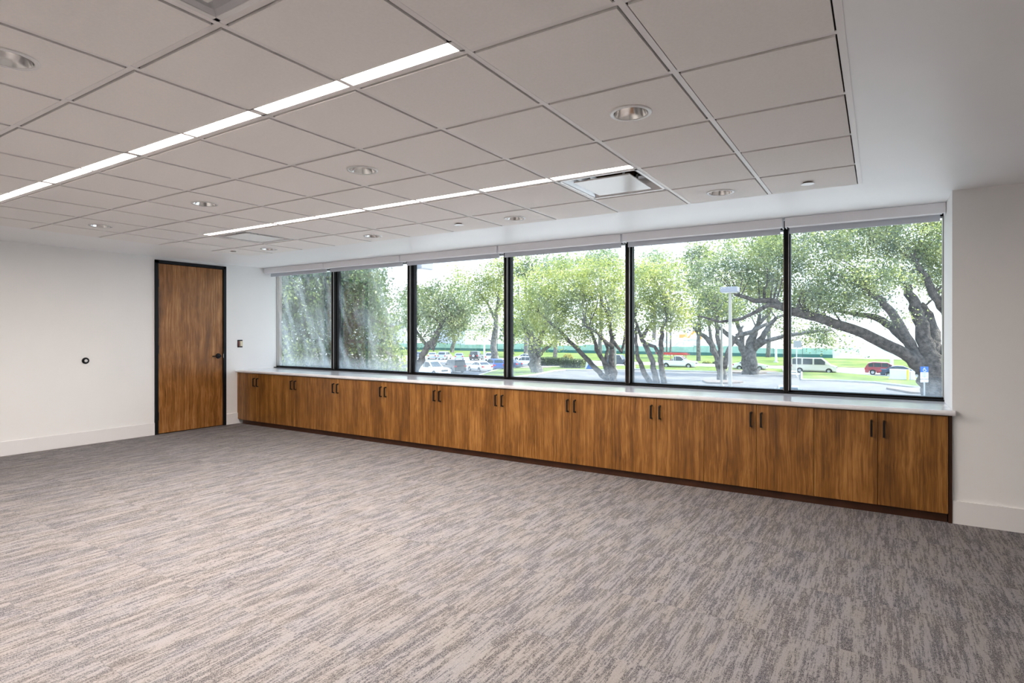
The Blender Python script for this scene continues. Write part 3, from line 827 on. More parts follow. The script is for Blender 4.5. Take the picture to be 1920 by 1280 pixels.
def car(shape, name, col, label, cat, pos, rz, group=None, extra=None):
    S = SHAPES[shape]; L, Wd = S['L'], S['W']; hw = Wd / 2
    t = thing(name, label, cat, pos, rz, group); pm = paint(col)
    ox = -L / 2
    low = S['low']; gh = S['gh']; r = S['r']
    bot = []
    z0 = .27
    for wxx in sorted(S['wx'], reverse=True):
        bot.append((wxx + r * 1.15, z0))
        for a in range(15, 180, 25):
            bot.append((wxx + r * 1.15 * math.cos(math.radians(a)), z0 + .05 + r * 1.12 * math.sin(math.radians(a))))
        bot.append((wxx - r * 1.15, z0))
    prof = low + [(L - .05, z0)] + bot + [(.05, z0)]
    def inset(z): return hw * (1 - .10 * max(0, (z - .55) / .6)) if z > .55 else hw * (.97 if z < .35 else 1)
    n = len(prof); m = MB()
    vs = [(ox + x, -inset(z), z) for x, z in prof] + [(ox + x, inset(z), z) for x, z in prof]
    fs = [tuple(range(n)), tuple(range(2 * n - 1, n - 1, -1))] + [(i, n + i, n + (i + 1) % n, (i + 1) % n) for i in range(n)]
    m.add(vs, fs)
    build('body', m, pm, t, bevel=.05, seg=2, local=True)
    # cabin
    zb = min(gh[0][1], gh[-1][1]); ztp = max(z for _, z in gh)
    def gw(z): return hw * (.915 - .15 * (z - zb) / (ztp - zb))
    n = len(gh); m = MB()
    m.add([(ox + x, -gw(z), z) for x, z in gh] + [(ox + x, gw(z), z) for x, z in gh],
          [tuple(range(n)), tuple(range(2 * n - 1, n - 1, -1))] + [(i, n + i, n + (i + 1) % n, (i + 1) % n) for i in range(n)])
    build('cabin', m, pm, t, bevel=.04, seg=2, local=True)
    for xa, xb in S['win']:
        for sd in (-1, 1):
            m = MB(); k = 6; lo = []; hi = []
            for i in range(k + 1):
                x = xa + (xb - xa) * i / k; zh_ = max(interp(gh, x) - .09, zb + .05); zl = zb + .05
                hi.append((x, zh_)); lo.append((x, zl))
            pl = lo + hi[::-1]; q = len(pl)
            o_ = .012
            m.add([(ox + x, sd * (gw(z) + o_), z) for x, z in pl] + [(ox + x, sd * (gw(z) - .02), z) for x, z in pl],
                  [tuple(range(q)), tuple(range(2 * q - 1, q - 1, -1))] + [(i, q + i, q + (i + 1) % q, (i + 1) % q) for i in range(q)])
            build('side_window', m, M['carglass'], t, local=True)
    def slant(a, b, nm, ins=.12, lo=.10, hi=.90):
        (xa, za), (xb, zb_) = a, b
        pts = []
        for f in (lo, hi):
            x = xa + (xb - xa) * f; z = za + (zb_ - za) * f
            pts.append((x, z, gw(z) - ins))
        nx_, nz_ = (za - zb_), (xb - xa)
        if nz_ < 0: nx_, nz_ = -nx_, -nz_
        ll = math.hypot(nx_, nz_); nx_, nz_ = nx_ / ll * .015, nz_ / ll * .015
        m = MB(); q = [(pts[0], -1), (pts[0], 1), (pts[1], 1), (pts[1], -1)]
        m.add([(ox + p[0] + nx_, s * p[2], p[1] + nz_) for p, s in q] + [(ox + p[0] - nx_, s * p[2], p[1] - nz_) for p, s in q],
              [(0, 1, 2, 3), (7, 6, 5, 4), (0, 4, 5, 1), (1, 5, 6, 2), (2, 6, 7, 3), (3, 7, 4, 0)])
        build(nm, m, M['carglass'], t, local=True)
    slant(gh[-1], gh[-2], 'windshield')
    slant(gh[0], gh[1], 'rear_window')
    for wxx in S['wx']:
        for sd in (-1, 1):
            c_ = (ox + wxx, sd * (hw - .12), r)
            wl = build('wheel', MB().lathe([(r * .55, -.10), (r * .94, -.11), (r, -.07), (r, .07), (r * .94, .11), (r * .55, .10)], c_, 'y', 20, True), M['tyre'], t, local=True, smooth=True)
            hb = MB(); hb.lathe([(.001, sd * .085), (r * .2, sd * .095), (r * .56, sd * .08), (r * .60, sd * .105)], c_, 'y', 16)
            build('hub', hb, M['rim'], wl, local=True, smooth=True)
    zl = .80 if shape in ('sedan', 'suv') else .98
    for sd in (-1, 1):
        build('tail_lamp', MB().box(ox - .03, sd * (hw * .98) , zl - .11, ox + .16, sd * (hw * .62), zl + .09), M['tail'], t, bevel=.02, local=True)
        xh = interp([(.3, L), (1.3, L - .4)], zl - .08)
        build('head_lamp', MB().box(ox + L - .32, sd * (hw * .97), zl - .17, ox + L - .03, sd * (hw * .58), zl - .02), M['head'], t, bevel=.02, local=True)
    build('grille', MB().box(ox + L - .06, -hw * .5, zl - .30, ox + L + .015, hw * .5, zl - .06), M['grille'], t, bevel=.01, local=True)
    for sd in (-1, 1):
        build('mirror', MB().box(ox + gh[-1][0] - .55, sd * (hw * .93), zb + .02, ox + gh[-1][0] - .38, sd * (hw * 1.10), zb + .17), pm, t, bevel=.03, local=True)
    if extra: extra(t, ox, L, hw)
    return t
# headings: rz = 0 faces +X (to the right along the street)
WHITE, SILVER, BLK = (.78, .79, .80), (.45, .48, .54), (.012, .014, .018)
def at(px, Y): p = GX(px, Y); return (p.x, p.y, GZ)
def onstreet(px, Y): p = GX(px, Y); return (p.x, p.y, GZ - .02)
def spare(t, ox, L, hw):
    sp = build('spare_wheel', MB().lathe([(.12, -.10), (.36, -.10), (.38, .10), (.12, .10)], (ox - .10, 0, .98), 'x', 20, True), M['tyre'], t, local=True, smooth=True)
    build('spare_cover', MB().lathe([(.001, -.105), (.25, -.11), (.27, -.10)], (ox - .10, 0, .98), 'x', 16), M['rim'], sp, local=True)
def rack(t, ox, L, hw):
    build('bed_floor', MB().box(ox + .12, -hw * .74, 1.138, ox + 2.2, hw * .74, 1.15), M['bumper'], t, local=True)
    m = MB()
    for x in (.15, 1.9, 3.9):
        for sd in (-1, 1): m.tube([(ox + x, sd * hw * .80, 1.12), (ox + x, sd * hw * .78, 2.12)], .045, 6)
    for sd in (-1, 1): m.box(ox - .35, sd * hw * .78 - .03, 2.08, ox + 4.5, sd * hw * .78 + .03, 2.22)
    for x in (.15, 1.0, 1.9, 2.9, 3.9): m.tube([(ox + x, -hw * .78, 2.12), (ox + x, hw * .78, 2.12)], .03, 6)
    build('ladder_rack', m, M['red'], t, local=True)
    l = MB()
    for y in (-.55, -.15, .2, .6): l.box(ox - .7, y - .03, 2.24, ox + 4.2, y + .03, 2.40)
    for k in range(13): l.box(ox - .6 + k * .38, -.55, 2.18, ox - .56 + k * .38, -.15, 2.22); l.box(ox - .6 + k * .38, .2, 2.18, ox - .56 + k * .38, .6, 2.22)
    build('ladder', l, M['red'], t, local=True)
    tb = MB(); tb.box(ox + 1.75, -hw * .75, 1.14, ox + 2.15, hw * .75, 1.42); build('tool_box', tb, M['rim'], t, local=True, bevel=.02)
car('pickup', 'pickup_truck', WHITE, 'white work pickup with red ladder rack on the street', 'truck', onstreet(1272, 93), 0, extra=rack)
car('sedan', 'parked_car', WHITE, 'white car on the street partly hidden by a thick tree trunk', 'car', onstreet(1407, 93), 0)
car('van', 'passenger_van', (.70, .66, .58), 'long white passenger van on the street behind a sign post', 'van', onstreet(1526, 91.3), 0)
car('suv', 'parked_car', (.30, .025, .035), 'dark red crossover on the street behind the navy sedan', 'car', onstreet(1660, 91.5), 0)
car('sedan', 'parked_car', (.012, .035, .085), 'navy blue sedan on the street, in front of the red crossover', 'car', onstreet(1692, 87.6), 0)
car('suv', 'parked_car', WHITE, 'white crossover beside the hedge, behind the fluted trunk', 'car', at(985, 82.5), PI)
car('sedan', 'parked_car', (.62, .66, .70), 'pale silver car roof showing behind the white crossover', 'car', at(984, 99), PI)
car('sedan', 'parked_car', (.03, .06, .14), 'dark blue car end showing just right of the third mullion', 'car', at(950, 76.5), PI)
car('boxy', 'parked_car', (.03, .045, .06), 'dark boxy wagon on the street behind the many-stemmed tree', 'car', onstreet(1163, 94), 0)
car('pickup', 'pickup_truck', WHITE, 'white pickup in the lot, nose toward the right, nearest the tree', 'truck', at(808, 58), -.22)
car('boxy', 'parked_car', BLK, 'black boxy off-roader between the white pickup and white sedan', 'car', at(849, 64.5), PI * .87)
car('sedan', 'parked_car', WHITE, 'white sedan with red tail lamps in the lot\'s front row', 'car', at(899, 68.5), PI * .86)
car('suv', 'parked_car', (.04, .10, .42), 'bright blue hatchback beside the white sedan', 'car', at(926, 73), PI * .8)
car('sedan', 'parked_car', (.22, .24, .27), 'grey car behind the leaning trunk, leftmost of the back row', 'car', at(783, 97), PI * .7)
car('sedan', 'parked_car', (.50, .54, .60), 'pale silver sedan, second from left in the back row', 'car', at(811, 96), PI * .7)
car('suv', 'parked_car', SILVER, 'silver crossover with red tail lamps in the back row', 'car', at(834, 96), PI * .62)
car('sedan', 'parked_car', (.40, .46, .58), 'silver blue sedan between two crossovers in the back row', 'car', at(861, 96), PI * .7)
car('boxy', 'parked_car', BLK, 'black off-roader carrying a spare wheel in the back row', 'car', at(893, 97), PI * .62, extra=spare)
car('suv', 'parked_car', (.55, .58, .62), 'light silver crossover, rightmost of the back row', 'car', at(922, 97), PI * .62)
car('sedan', 'parked_car', (.60, .64, .70), 'pale car just below the window sill, near the fifth mullion', 'car', (G(1478, 756).x, G(1478, 756).y, GZ), PI * .5 + .15)

# ------------------------------------------------------------------ poles, lamps, signs, boxes
def lot_lamp(px, base_py, d, head_py, hx, hz, hd, label, m=None, r=.13, arm=0.0, ground=True):
    p = W(px, CY, d); zt_ = EYE - (head_py - CY) / FPX * d
    t = thing('parking_lot_lamp', label, 'street lamp', (p.x, p.y, GZ))
    build('pole', MB().tube([(p.x, p.y, GZ), (p.x, p.y, zt_)], [r * 1.1, r * .8], 12), m or M['pole'], t, smooth=True, angle=.8)
    build('pole_base', MB().cyl((p.x, p.y, GZ), r * 2.4, 0, .6, n=16), M['curb'], t)
    h = MB()
    h.box(p.x + arm - hx, p.y - hd, zt_ - hz * .2, p.x + arm + hx, p.y + hd, zt_ + hz * .8)
    build('lamp_head', h, M['lamp_grey'], t, bevel=.04)
    build('lens', MB().box(p.x + arm - hx * .85, p.y - hd * .85, zt_ - hz * .26, p.x + arm + hx * .85, p.y + hd * .85, zt_ - hz * .2), M['signwhite'], t)
    if arm: build('arm', MB().box(p.x, p.y - .04, zt_, p.x + arm, p.y + .04, zt_ + .1), M['lamp_grey'], t)
    return t
lot_lamp(1369, 722, 39, 546, .56, .36, .42, 'tall beige lot lamp with a wide shoebox head among the oaks', arm=-.02)
lot_lamp(771, 0, 22, 503, .30, .44, .34, 'near grey shoebox lamp head beside the second mullion, against the sky', M['lamp_grey'], .07, arm=.50)
def pole(px, base_Y, top_py, r, m, label, name='utility_pole', cat='pole', cross=None, tilt=0):
    p = GX(px, base_Y); d = -p.x * sa + p.y * ca
    zt_ = EYE - (top_py - CY) / FPX * d
    t = thing(name, label, cat, (p.x, p.y, GZ))
    build('shaft', MB().tube([(p.x, p.y, GZ), (p.x + tilt, p.y, zt_)], [r, r * .75], 10), m, t, smooth=True, angle=.8)
    build('footing', MB().cyl((p.x, p.y, GZ), r * 1.8, 0, .25, n=12), M['curb'], t)
    if cross: cross(t, p, zt_)
    return t
def twin(t, p, z):
    build('crossarm', MB().box(p.x - 1.1, p.y - .06, z - .9, p.x + 1.1, p.y + .06, z - .75), M['poleblack'], t)
    for s in (-1, 1):
        build('lamp_head', MB().box(p.x + s * .35 - .4, p.y - .3, z - .1, p.x + s * .35 + .4, p.y + .3, z + .3), M['lamp_grey'], t, bevel=.05)
pole(908, 100, 588, .22, M['polewhite'], 'white twin-headed lamp pole behind the back row of cars', 'lamp_pole', 'street lamp', twin)
def lantern(t, p, z):
    build('lantern', MB().lathe([(.001, -.05), (.28, .0), (.42, .55), (.001, .75)], (p.x, p.y, z), n=12), M['signwhite'], t)
pole(932.5, 90, 626, .07, M['poleblack'], 'slim black lantern post above the blue hatchback', 'lantern_post', 'street lamp', lantern)
pole(1455, 118, 640, .22, M['polewhite'], 'white pole on the lawn left of the fifth mullion')
pole(1250, 140, 560, .20, M['barkpale'], 'thin pale pole left of the pair above the ladder truck')
pole(1257.5, 140, 560, .20, M['barkpale'], 'thin pale pole right of the pair above the ladder truck')
pole(1672, 112, 600, .26, M['polewhite'], 'white pole rising behind the dark red crossover')
pole(1154, 82, 640, .12, M['pole'], 'thin green grey pole behind the many-stemmed tree')
pole(1353, 62, 608, .13, M['pole'], 'slim pale pole standing in front of the grey forked trunk')
def signp(t, p, z):
    build('sign_plate', MB().box(p.x - .35, p.y - .02, z - .1, p.x + .55, p.y + .02, z + .75), M['signback'], t)
pole(1493.5, 80, 650, .07, M['polewhite'], 'white sign post in front of the passenger van', 'sign_post', 'sign', signp)

# accessible parking sign
sp_ = W(1733, CY, 42)
t = thing('accessible_parking_sign', 'blue accessible parking sign on a grey post beside the big oak', 'sign', (sp_.x, sp_.y, GZ))
zt_ = EYE - (687 - CY) / FPX * 42
build('post', MB().tube([(sp_.x, sp_.y + .04, GZ), (sp_.x, sp_.y + .04, zt_)], .05, 8), M['signback'], t)
build('base', MB().cyl((sp_.x, sp_.y + .04, GZ), .12, 0, .1, n=10), M['curb'], t)
# plates face the camera side; the frame is turned a little toward the building
u0 = Vector((ca, sa, 0)); nrm = Vector((sa, -ca, 0))
def plate(w_, z0, z1, off, thick=.012):
    m = MB(); c0 = Vector((sp_.x, sp_.y, 0)) + nrm * off
    q = [c0 + u0 * s * w_ / 2 + nrm * k * thick for k in (0, 1) for s in (-1, 1)]
    vs = [Vector((p.x, p.y, z)) for z in (z0, z1) for p in q]
    m.add(vs, [(0, 1, 3, 2), (4, 6, 7, 5), (0, 2, 6, 4), (1, 5, 7, 3), (2, 3, 7, 6), (0, 4, 5, 1)])
    return m
ib = build('blue_panel', plate(.58, zt_ - .40, zt_, .0), M['blue'], t)
def P2(a, b): 
    v = Vector((sp_.x, sp_.y, 0)) + nrm * .022 + u0 * a; return (v.x, v.y, zt_ - .20 + b)
ic = MB()
ic.tube([P2(-.03, .15), P2(-.03, .149)], .03, 10); 
ic.tube([P2(-.03, .11), P2(-.015, 0), P2(.07, 0), P2(.11, -.11), P2(.15, -.10)], .017, 6)
ic.tube([P2(-.02, .06), P2(.06, .06)], .014, 6)
ic.tube([P2(.015 + .115 * math.cos(a), -.045 + .115 * math.sin(a)) for a in [math.radians(q) for q in range(120, 351, 23)]], .015, 6)
build('wheelchair_symbol', ic, M['signwhite'], ib)
wp = build('white_panel', plate(.58, zt_ - .90, zt_ - .41, .0), M['signwhite'], t)
ln = MB()
for k, (a, b) in enumerate(((-.2, .18), (-.16, .14), (-.2, .2), (-.1, .1))):
    z = zt_ - .50 - k * .09; q = [Vector((sp_.x, sp_.y, 0)) + nrm * .013 + u0 * s for s in (a, b)]
    ln.add([(q[0].x, q[0].y, z), (q[1].x, q[1].y, z), (q[1].x, q[1].y, z + .025), (q[0].x, q[0].y, z + .025)], [(0, 1, 2, 3)])
build('small_print', ln, M['signgreen'], wp)
build('lower_panel', plate(.58, zt_ - 1.14, zt_ - .93, .0), M['signwhite'], t)

bx = GX(1692, 81.5)
t = thing('utility_cabinet', 'white roadside utility cabinet on the grass before the navy sedan', 'utility box', (bx.x, bx.y, GZ + .14))
build('housing', MB().box(bx.x - 1.25, bx.y - .45, GZ + .14, bx.x + .72, bx.y + .45, GZ + 1.30), M['signwhite'], t, bevel=.04)
build('side_unit', MB().box(bx.x + .75, bx.y - .4, GZ + .14, bx.x + 1.2, bx.y + .4, GZ + 1.15), M['signwhite'], t, bevel=.04)
build('plinth', MB().box(bx.x - 1.35, bx.y - .55, GZ + .10, bx.x + 1.3, bx.y + .55, GZ + .2), M['curb'], t)
yb2 = Vector((bx.x + .48, bx.y - .85, GZ))
t = thing('bollard', 'yellow bollard in front of the white utility cabinet', 'bollard', (yb2.x, yb2.y, GZ + .14))
build('post', MB().cyl((yb2.x, yb2.y, GZ + .14), .10, 0, 1.15, n=12), M['yellow'], t)
build('cap', MB().lathe([(.10, 0), (.07, .06), (.001, .09)], (yb2.x, yb2.y, GZ + 1.29), n=12), M['yellow'], t)
tb = GX(1105, 80)
t = thing('yard_sign', 'small blue and white a-frame sign on the grass by the hedges', 'sign', (tb.x, tb.y, GZ + .14))
build('blue_face', MB().prism([(tb.x - .55, GZ + .14), (tb.x + .6, GZ + .14), (tb.x + .1, GZ + 1.25)], 'y', tb.y - .05, tb.y), M['blue'], t)
build('white_face', MB().prism([(tb.x - .75, GZ + .14), (tb.x - .2, GZ + .14), (tb.x - .05, GZ + 1.2), (tb.x - .5, GZ + 1.25)], 'y', tb.y + .03, tb.y + .1), M['signwhite'], t)

# ------------------------------------------------------------------ plants
def leaf_mesh(name, cen, size, mats, droop=0.0, aspect=.5, loc=(0, 0, 0)):
    n = len(cen)
    cen = np.asarray(cen) - np.array(loc)
    u = npr.normal(size=(n, 3)); u[:, 2] -= droop * 3
    u /= np.linalg.norm(u, axis=1, keepdims=True)
    w_ = npr.normal(size=(n, 3)); v = np.cross(u, w_); v /= np.linalg.norm(v, axis=1, keepdims=True)
    s = size * npr.uniform(.6, 1.35, (n, 1))
    a = cen - u * s * .5; b = cen + u * s * .5; c_ = cen + v * s * .5 * aspect; d = cen - v * s * .5 * aspect
    vs = np.stack([a, c_, b, d], 1).reshape(-1, 3).astype(np.float32)
    me = bpy.data.meshes.new(name)
    me.vertices.add(4 * n); me.vertices.foreach_set('co', vs.ravel())
    me.loops.add(4 * n); me.loops.foreach_set('vertex_index', np.arange(4 * n, dtype=np.int32))
    me.polygons.add(n); me.polygons.foreach_set('loop_start', np.arange(0, 4 * n, 4, dtype=np.int32))
    me.polygons.foreach_set('loop_total', np.full(n, 4, dtype=np.int32))
    me.materials.append(mats); me.update(calc_edges=True); me.validate()
    return me

def scatter(blobs, d, lsize, cover, depth=1.0, clump=.55, per=26):
    """blobs: (px, py, rx_px, ry_px) at distance d (+ optional depth shift, density); returns leaf centres and clump centres"""
    out = []; cl = []
    k = d / FPX
    for bl in blobs:
        px, py, rx, ry = bl[:4]; dd = bl[4] if len(bl) > 4 else 0; dens = bl[5] if len(bl) > 5 else 1
        c0 = np.array(W(px, py, d + dd)); kk = (d + dd) / FPX
        ax, az = rx * kk, ry * kk; ay = depth * min(max(ax, az), 1.3 * min(ax, az) + 1)
        area = PI * ax * az
        n = 2.3 * cover * dens * area / (.22 * lsize * lsize)
        nc = max(3, int(n / per))
        p = npr.normal(size=(nc, 3)); p /= np.linalg.norm(p, axis=1, keepdims=True)
        p *= npr.uniform(.25, 1, (nc, 1)) ** .5
        R_ = np.array([ca, sa, 0]); F_ = np.array([-sa, ca, 0]); U_ = np.array([0, 0, 1.])
        pc = c0 + p[:, :1] * ax * R_ + p[:, 1:2] * ay * F_ + p[:, 2:] * az * U_
        cl.append(pc)
        g = npr.normal(size=(nc, per, 3)) * np.array([clump, clump, clump * .55])
        out.append((pc[:, None, :] + g).reshape(-1, 3))
    return np.concatenate(out), np.concatenate(cl)

def tree(name, label, d, stems, blobs, leafm, bark, lsize, cover=1.0, clump=.55, twigs=30, group=None, droop=0, aspect=.5, depth=1.0, per=26):
    """stems: lists of (px, py, radius_px[, depth shift]); the first is the trunk and is carried down to the ground"""
    k = d / FPX
    s0 = stems[0][0]; base = W(s0[0], s0[1], d + (s0[3] if len(s0) > 3 else 0))
    t = thing(name, label, 'tree', (base.x, base.y, GZ), group=group)
    pts_all = []
    for i, st in enumerate(stems):
        pts = [W(q[0], q[1], d + (q[3] if len(q) > 3 else 0)) for q in st]; rad = [max(.02, q[2] * k) for q in st]
        if i == 0 or abs(pts[0].z - base.z) < .6:
            if pts[0].z > GZ:
                pts = [Vector((pts[0].x, pts[0].y, GZ - .1))] + pts; rad = [rad[0] * 1.25] + rad
        # refine with a little wander
        P_, R2 = [pts[0]], [rad[0]]
        for a, b, ra, rb_ in zip(pts, pts[1:], rad, rad[1:]):
            sg = 3
            for q in range(1, sg + 1):
                f = q / sg; p = a.lerp(b, f)
                if q < sg: p = p + Vector((npr.normal() * ra * .25, npr.normal() * ra * .25, 0))
                P_.append(p); R2.append(ra + (rb_ - ra) * f)
        pts_all += [(p, r) for p, r in zip(P_, R2)][len(P_) // 3:]
        build('trunk' if i == 0 else 'branch', MB().tube(P_, R2, 9), bark, t, smooth=True, fix=False)
    cen, cl = scatter(blobs, d, lsize, cover, depth, clump, per)
    me = leaf_mesh('foliage', cen, lsize, leafm, droop, aspect, tuple(t.location))
    o = bpy.data.objects.new('foliage', me); COL.objects.link(o); o.parent = t; o['kind'] = 'stuff'
    if twigs:
        m = MB(); idx = npr.choice(len(cl), min(twigs, len(cl)), replace=False)
        for q in idx:
            tgt = Vector(cl[q]); src, r0 = min(pts_all, key=lambda pr: (pr[0] - tgt).length + npr.uniform(0, .6))
            if (src - tgt).length > 4.5 * d / 60 + .5: continue
            mid = src.lerp(tgt, .5) + Vector((npr.normal() * .2, npr.normal() * .2, .35 + npr.normal() * .25))
            rr = min(r0 * .5, .09 * (d / 45))
            m.tube([src, src.lerp(mid, .55), mid, tgt], [rr, rr * .8, rr * .6, rr * .25], 5)
        if m.v:
            o = build('twigs', m, bark, t, fix=False); o['kind'] = 'stuff'
    return t

# the big oak at the right
tree('live_oak', 'big spreading live oak at the right with heavy leaning limbs', 45,
     [[(1762, 800, 26), (1757, 745, 24), (1746, 700, 19), (1738, 660, 15), (1730, 620, 12), (1720, 585, 11), (1712, 560, 9), (1700, 530, 6)],
      [(1748, 722, 17), (1728, 690, 12), (1695, 662, 11), (1650, 640, 10.5), (1600, 617, 9.5), (1550, 600, 9), (1512, 590, 8.5), (1480, 583, 8), (1455, 566, 6.5), (1440, 563, 5.5), (1415, 564, 4.5), (1395, 556, 3.5), (1378, 552, 2.5)],
      [(1472, 577, 6, 0), (1442, 571, 4, -.5), (1420, 583, 3.6, -.8), (1390, 598, 3, -1), (1350, 603, 2.4, -1.4), (1310, 592, 1.6, -1.5)],
      [(1742, 705, 13), (1722, 672, 10), (1702, 640, 9, .8), (1672, 612, 8, 1.5), (1640, 594, 6.5, 2), (1600, 588, 4, 2.4), (1565, 582, 2.5, 2.6)],
      [(1712, 655, 9, .5), (1690, 615, 8.5, -.5), (1672, 585, 7.5, -1.2), (1655, 563, 6, -1.8), (1632, 552, 4, -2.2)],
      [(1740, 665, 12), (1752, 625, 11, .8), (1740, 590, 9.5, 1.3), (1725, 570, 7, 1.6)],
      [(1790, 600, 9, 1), (1765, 575, 8.5, .6), (1745, 540, 7, .4), (1728, 510, 5, .2), (1712, 485, 3, 0)],
      [(1748, 645, 9), (1772, 660, 8, 1.5), (1795, 672, 7, 2.5)],
      [(1765, 770, 15, .8), (1775, 730, 13, 1), (1764, 690, 11, 1), (1752, 655, 9, .8)],
      [(1636, 460, 5, 2), (1633, 440, 5, 2), (1628, 425, 3.5, 2), (1610, 405, 2, 2)]],
     [(1530, 470, 62, 48), (1620, 450, 75, 48, 1), (1710, 445, 75, 42, 0), (1560, 540, 70, 42, -1), (1640, 520, 55, 36, -2), (1715, 500, 55, 40, 2),
      (1600, 570, 60, 22, 1), (1520, 560, 48, 30, 1), (1770, 500, 40, 60, 2), (1460, 490, 48, 46, 0), (1420, 520, 50, 40, 1), (1350, 500, 50, 32, 1.5, .9),
      (1300, 520, 26, 22, 0, 1.2), (1400, 460, 45, 30, 2, .7), (1660, 390, 110, 30, 0), (1520, 400, 60, 30, 0, .7), (1800, 420, 60, 50, 0), (1545, 618, 30, 12, 1, .6),
      (1690, 600, 22, 14, -1, .5)],
     M['leaf_oak'], M['bark'], .21, 1.3, .55, 90)
tree('oak_tree', 'grey oak with fan of limbs behind the white car on the street', 78,
     [[(1407, 694, 12), (1407, 660, 10.5), (1412, 630, 7), (1420, 612, 5), (1425, 590, 3)],
      [(1400, 690, 8), (1395, 660, 6.5), (1382, 640, 5.5), (1366, 628, 4.5), (1345, 612, 3)],
      [(1392, 655, 5.5, 1), (1388, 620, 4.5, 1), (1376, 595, 3, 1.5)],
      [(1412, 655, 7), (1430, 632, 5.5, -1), (1442, 610, 4.5, -1.5), (1455, 596, 3, -2), (1470, 590, 2, -2)],
      [(1416, 650, 6), (1440, 638, 4, -2), (1470, 630, 3.5, -3), (1520, 622, 3, -4), (1560, 618, 2, -4)],
      [(1380, 630, 4.5, -2), (1410, 622, 4, -2.5), (1440, 606, 3, -3)],
      [(1425, 605, 4, -1), (1440, 590, 3, -1), (1448, 575, 2, 0)]],
     [(1400, 575, 55, 26), (1340, 590, 40, 24), (1450, 560, 40, 30), (1380, 545, 60, 30, 3), (1470, 610, 26, 18), (1520, 632, 42, 16, -2), (1560, 640, 34, 15, -2, .8), (1590, 655, 16, 9, -2, .6), (1330, 560, 34, 26, 2)],
     M['leaf_olive'], M['barkpale'], .34, .8, .8, 40)
tree('oak_tree', 'grey forked oak trunk standing behind the tall lot lamp', 68,
     [[(1352, 718, 7), (1349, 690, 6.5), (1343, 665, 5.5), (1330, 640, 5), (1318, 628, 4), (1306, 624, 2.5)],
      [(1356, 716, 6), (1354, 680, 5.5), (1347, 640, 4.5), (1343, 610, 3.5), (1340, 590, 2.5)],
      [(1345, 664, 4, 1), (1334, 640, 3.5, 1.5), (1330, 612, 2.5, 2)],
      [(1358, 690, 5, -.5), (1366, 655, 4, -1), (1378, 635, 3, -1.5), (1394, 610, 2, -2)]],
     [(1320, 585, 40, 26), (1350, 560, 40, 30, 2), (1300, 610, 24, 14, 0, .8), (1370, 585, 34, 20), (1325, 545, 30, 24, 1)],
     M['leaf_olive'], M['barkpale'], .30, .8, .7, 30)
tree('small_tree', 'bright green tree with dark crooked stems right of the fourth mullion', 56,
     [[(1231, 722, 6.5), (1228, 700, 5.5), (1220, 668, 4.8), (1209, 645, 4.5), (1203, 636, 4), (1212, 620, 3.5), (1221, 606, 2.5)],
      [(1222, 722, 5.5), (1208, 700, 5), (1196, 672, 4), (1192, 640, 3), (1194, 610, 2)],
      [(1246, 722, 6), (1241, 695, 5.2), (1239, 665, 4.8), (1240, 635, 4.2), (1243, 612, 3), (1252, 595, 2)],
      [(1238, 668, 4, .3), (1228, 650, 3.2, .3), (1212, 644, 3, .2)],
      [(1203, 636, 3.5), (1196, 615, 2.8), (1190, 595, 2)]],
     [(1210, 580, 36, 38), (1250, 560, 34, 40), (1225, 540, 40, 30), (1265, 590, 24, 26), (1200, 530, 30, 30), (1280, 540, 22, 30, 0, .8), (1240, 612, 36, 14, 0, .8), (1235, 505, 46, 24, 1), (1275, 600, 22, 22, 0, .8), (1205, 620, 20, 16, 0, .7)],
     M['leaf_bright'], M['bark'], .27, .95, .6, 35)
tree('small_tree', 'wide yellow green tree with many leaning stems before the hedges', 65,
     [[(1149, 714, 7), (1148, 690, 6), (1148, 660, 5), (1148, 632, 4), (1144, 605, 3)],
      [(1139, 712, 6), (1125, 698, 5.2), (1104, 676, 4.6), (1082, 653, 4), (1062, 633, 3.6), (1040, 612, 2.8), (1010, 585, 1.8)],
      [(1145, 700, 5), (1132, 676, 4.5), (1118, 655, 3.8), (1112, 630, 3), (1100, 608, 2)],
      [(1141, 712, 4.5, 1), (1132, 680, 3.8, 1), (1140, 655, 3.2, 1.5), (1132, 635, 2.5, 2)],
      [(1148, 650, 4.5), (1135, 640, 3.6, -1), (1118, 622, 2.8, -1.5), (1095, 610, 2, -2)],
      [(1150, 640, 3.8), (1165, 660, 3, 1), (1172, 625, 2.4, 1), (1178, 600, 2, 1)]],
     [(1030, 590, 44, 40), (1080, 575, 48, 44), (1130, 575, 44, 46), (1060, 540, 50, 32), (1110, 530, 50, 32), (1000, 570, 30, 36), (1160, 600, 24, 34, 1), (1155, 545, 26, 34, 1), (1080, 625, 36, 20), (1040, 625, 26, 20, 0, .8), (1085, 505, 60, 26, 2), (1150, 510, 34, 26, 2), (1020, 530, 34, 30, 2), (1110, 620, 24, 18, -1, .8)],
     M['leaf_bright'], M['bark'], .27, .95, .65, 55)
tree('fluted_tree', 'tree with thick fluted grey trunk next to the white crossover', 80,
     [[(1005, 691, 11), (1003, 670, 9.5), (999, 645, 9), (993, 628, 7), (985, 610, 5)],
      [(1006, 680, 8, .3), (1008, 650, 6.5, .3), (1014, 632, 4.5, .5), (1024, 612, 3)],
      [(1010, 665, 5, -.5), (1020, 656, 3.5, -1), (1035, 645, 2, -1)]],
     [(985, 590, 36, 36), (1020, 600, 34, 30), (975, 550, 30, 34, 2), (980, 615, 26, 20), (1020, 640, 34, 16, -1, .8), (1020, 555, 36, 30, 2)],
     M['leaf_bright'], M['barkpale'], .34, .85, .8, 25)
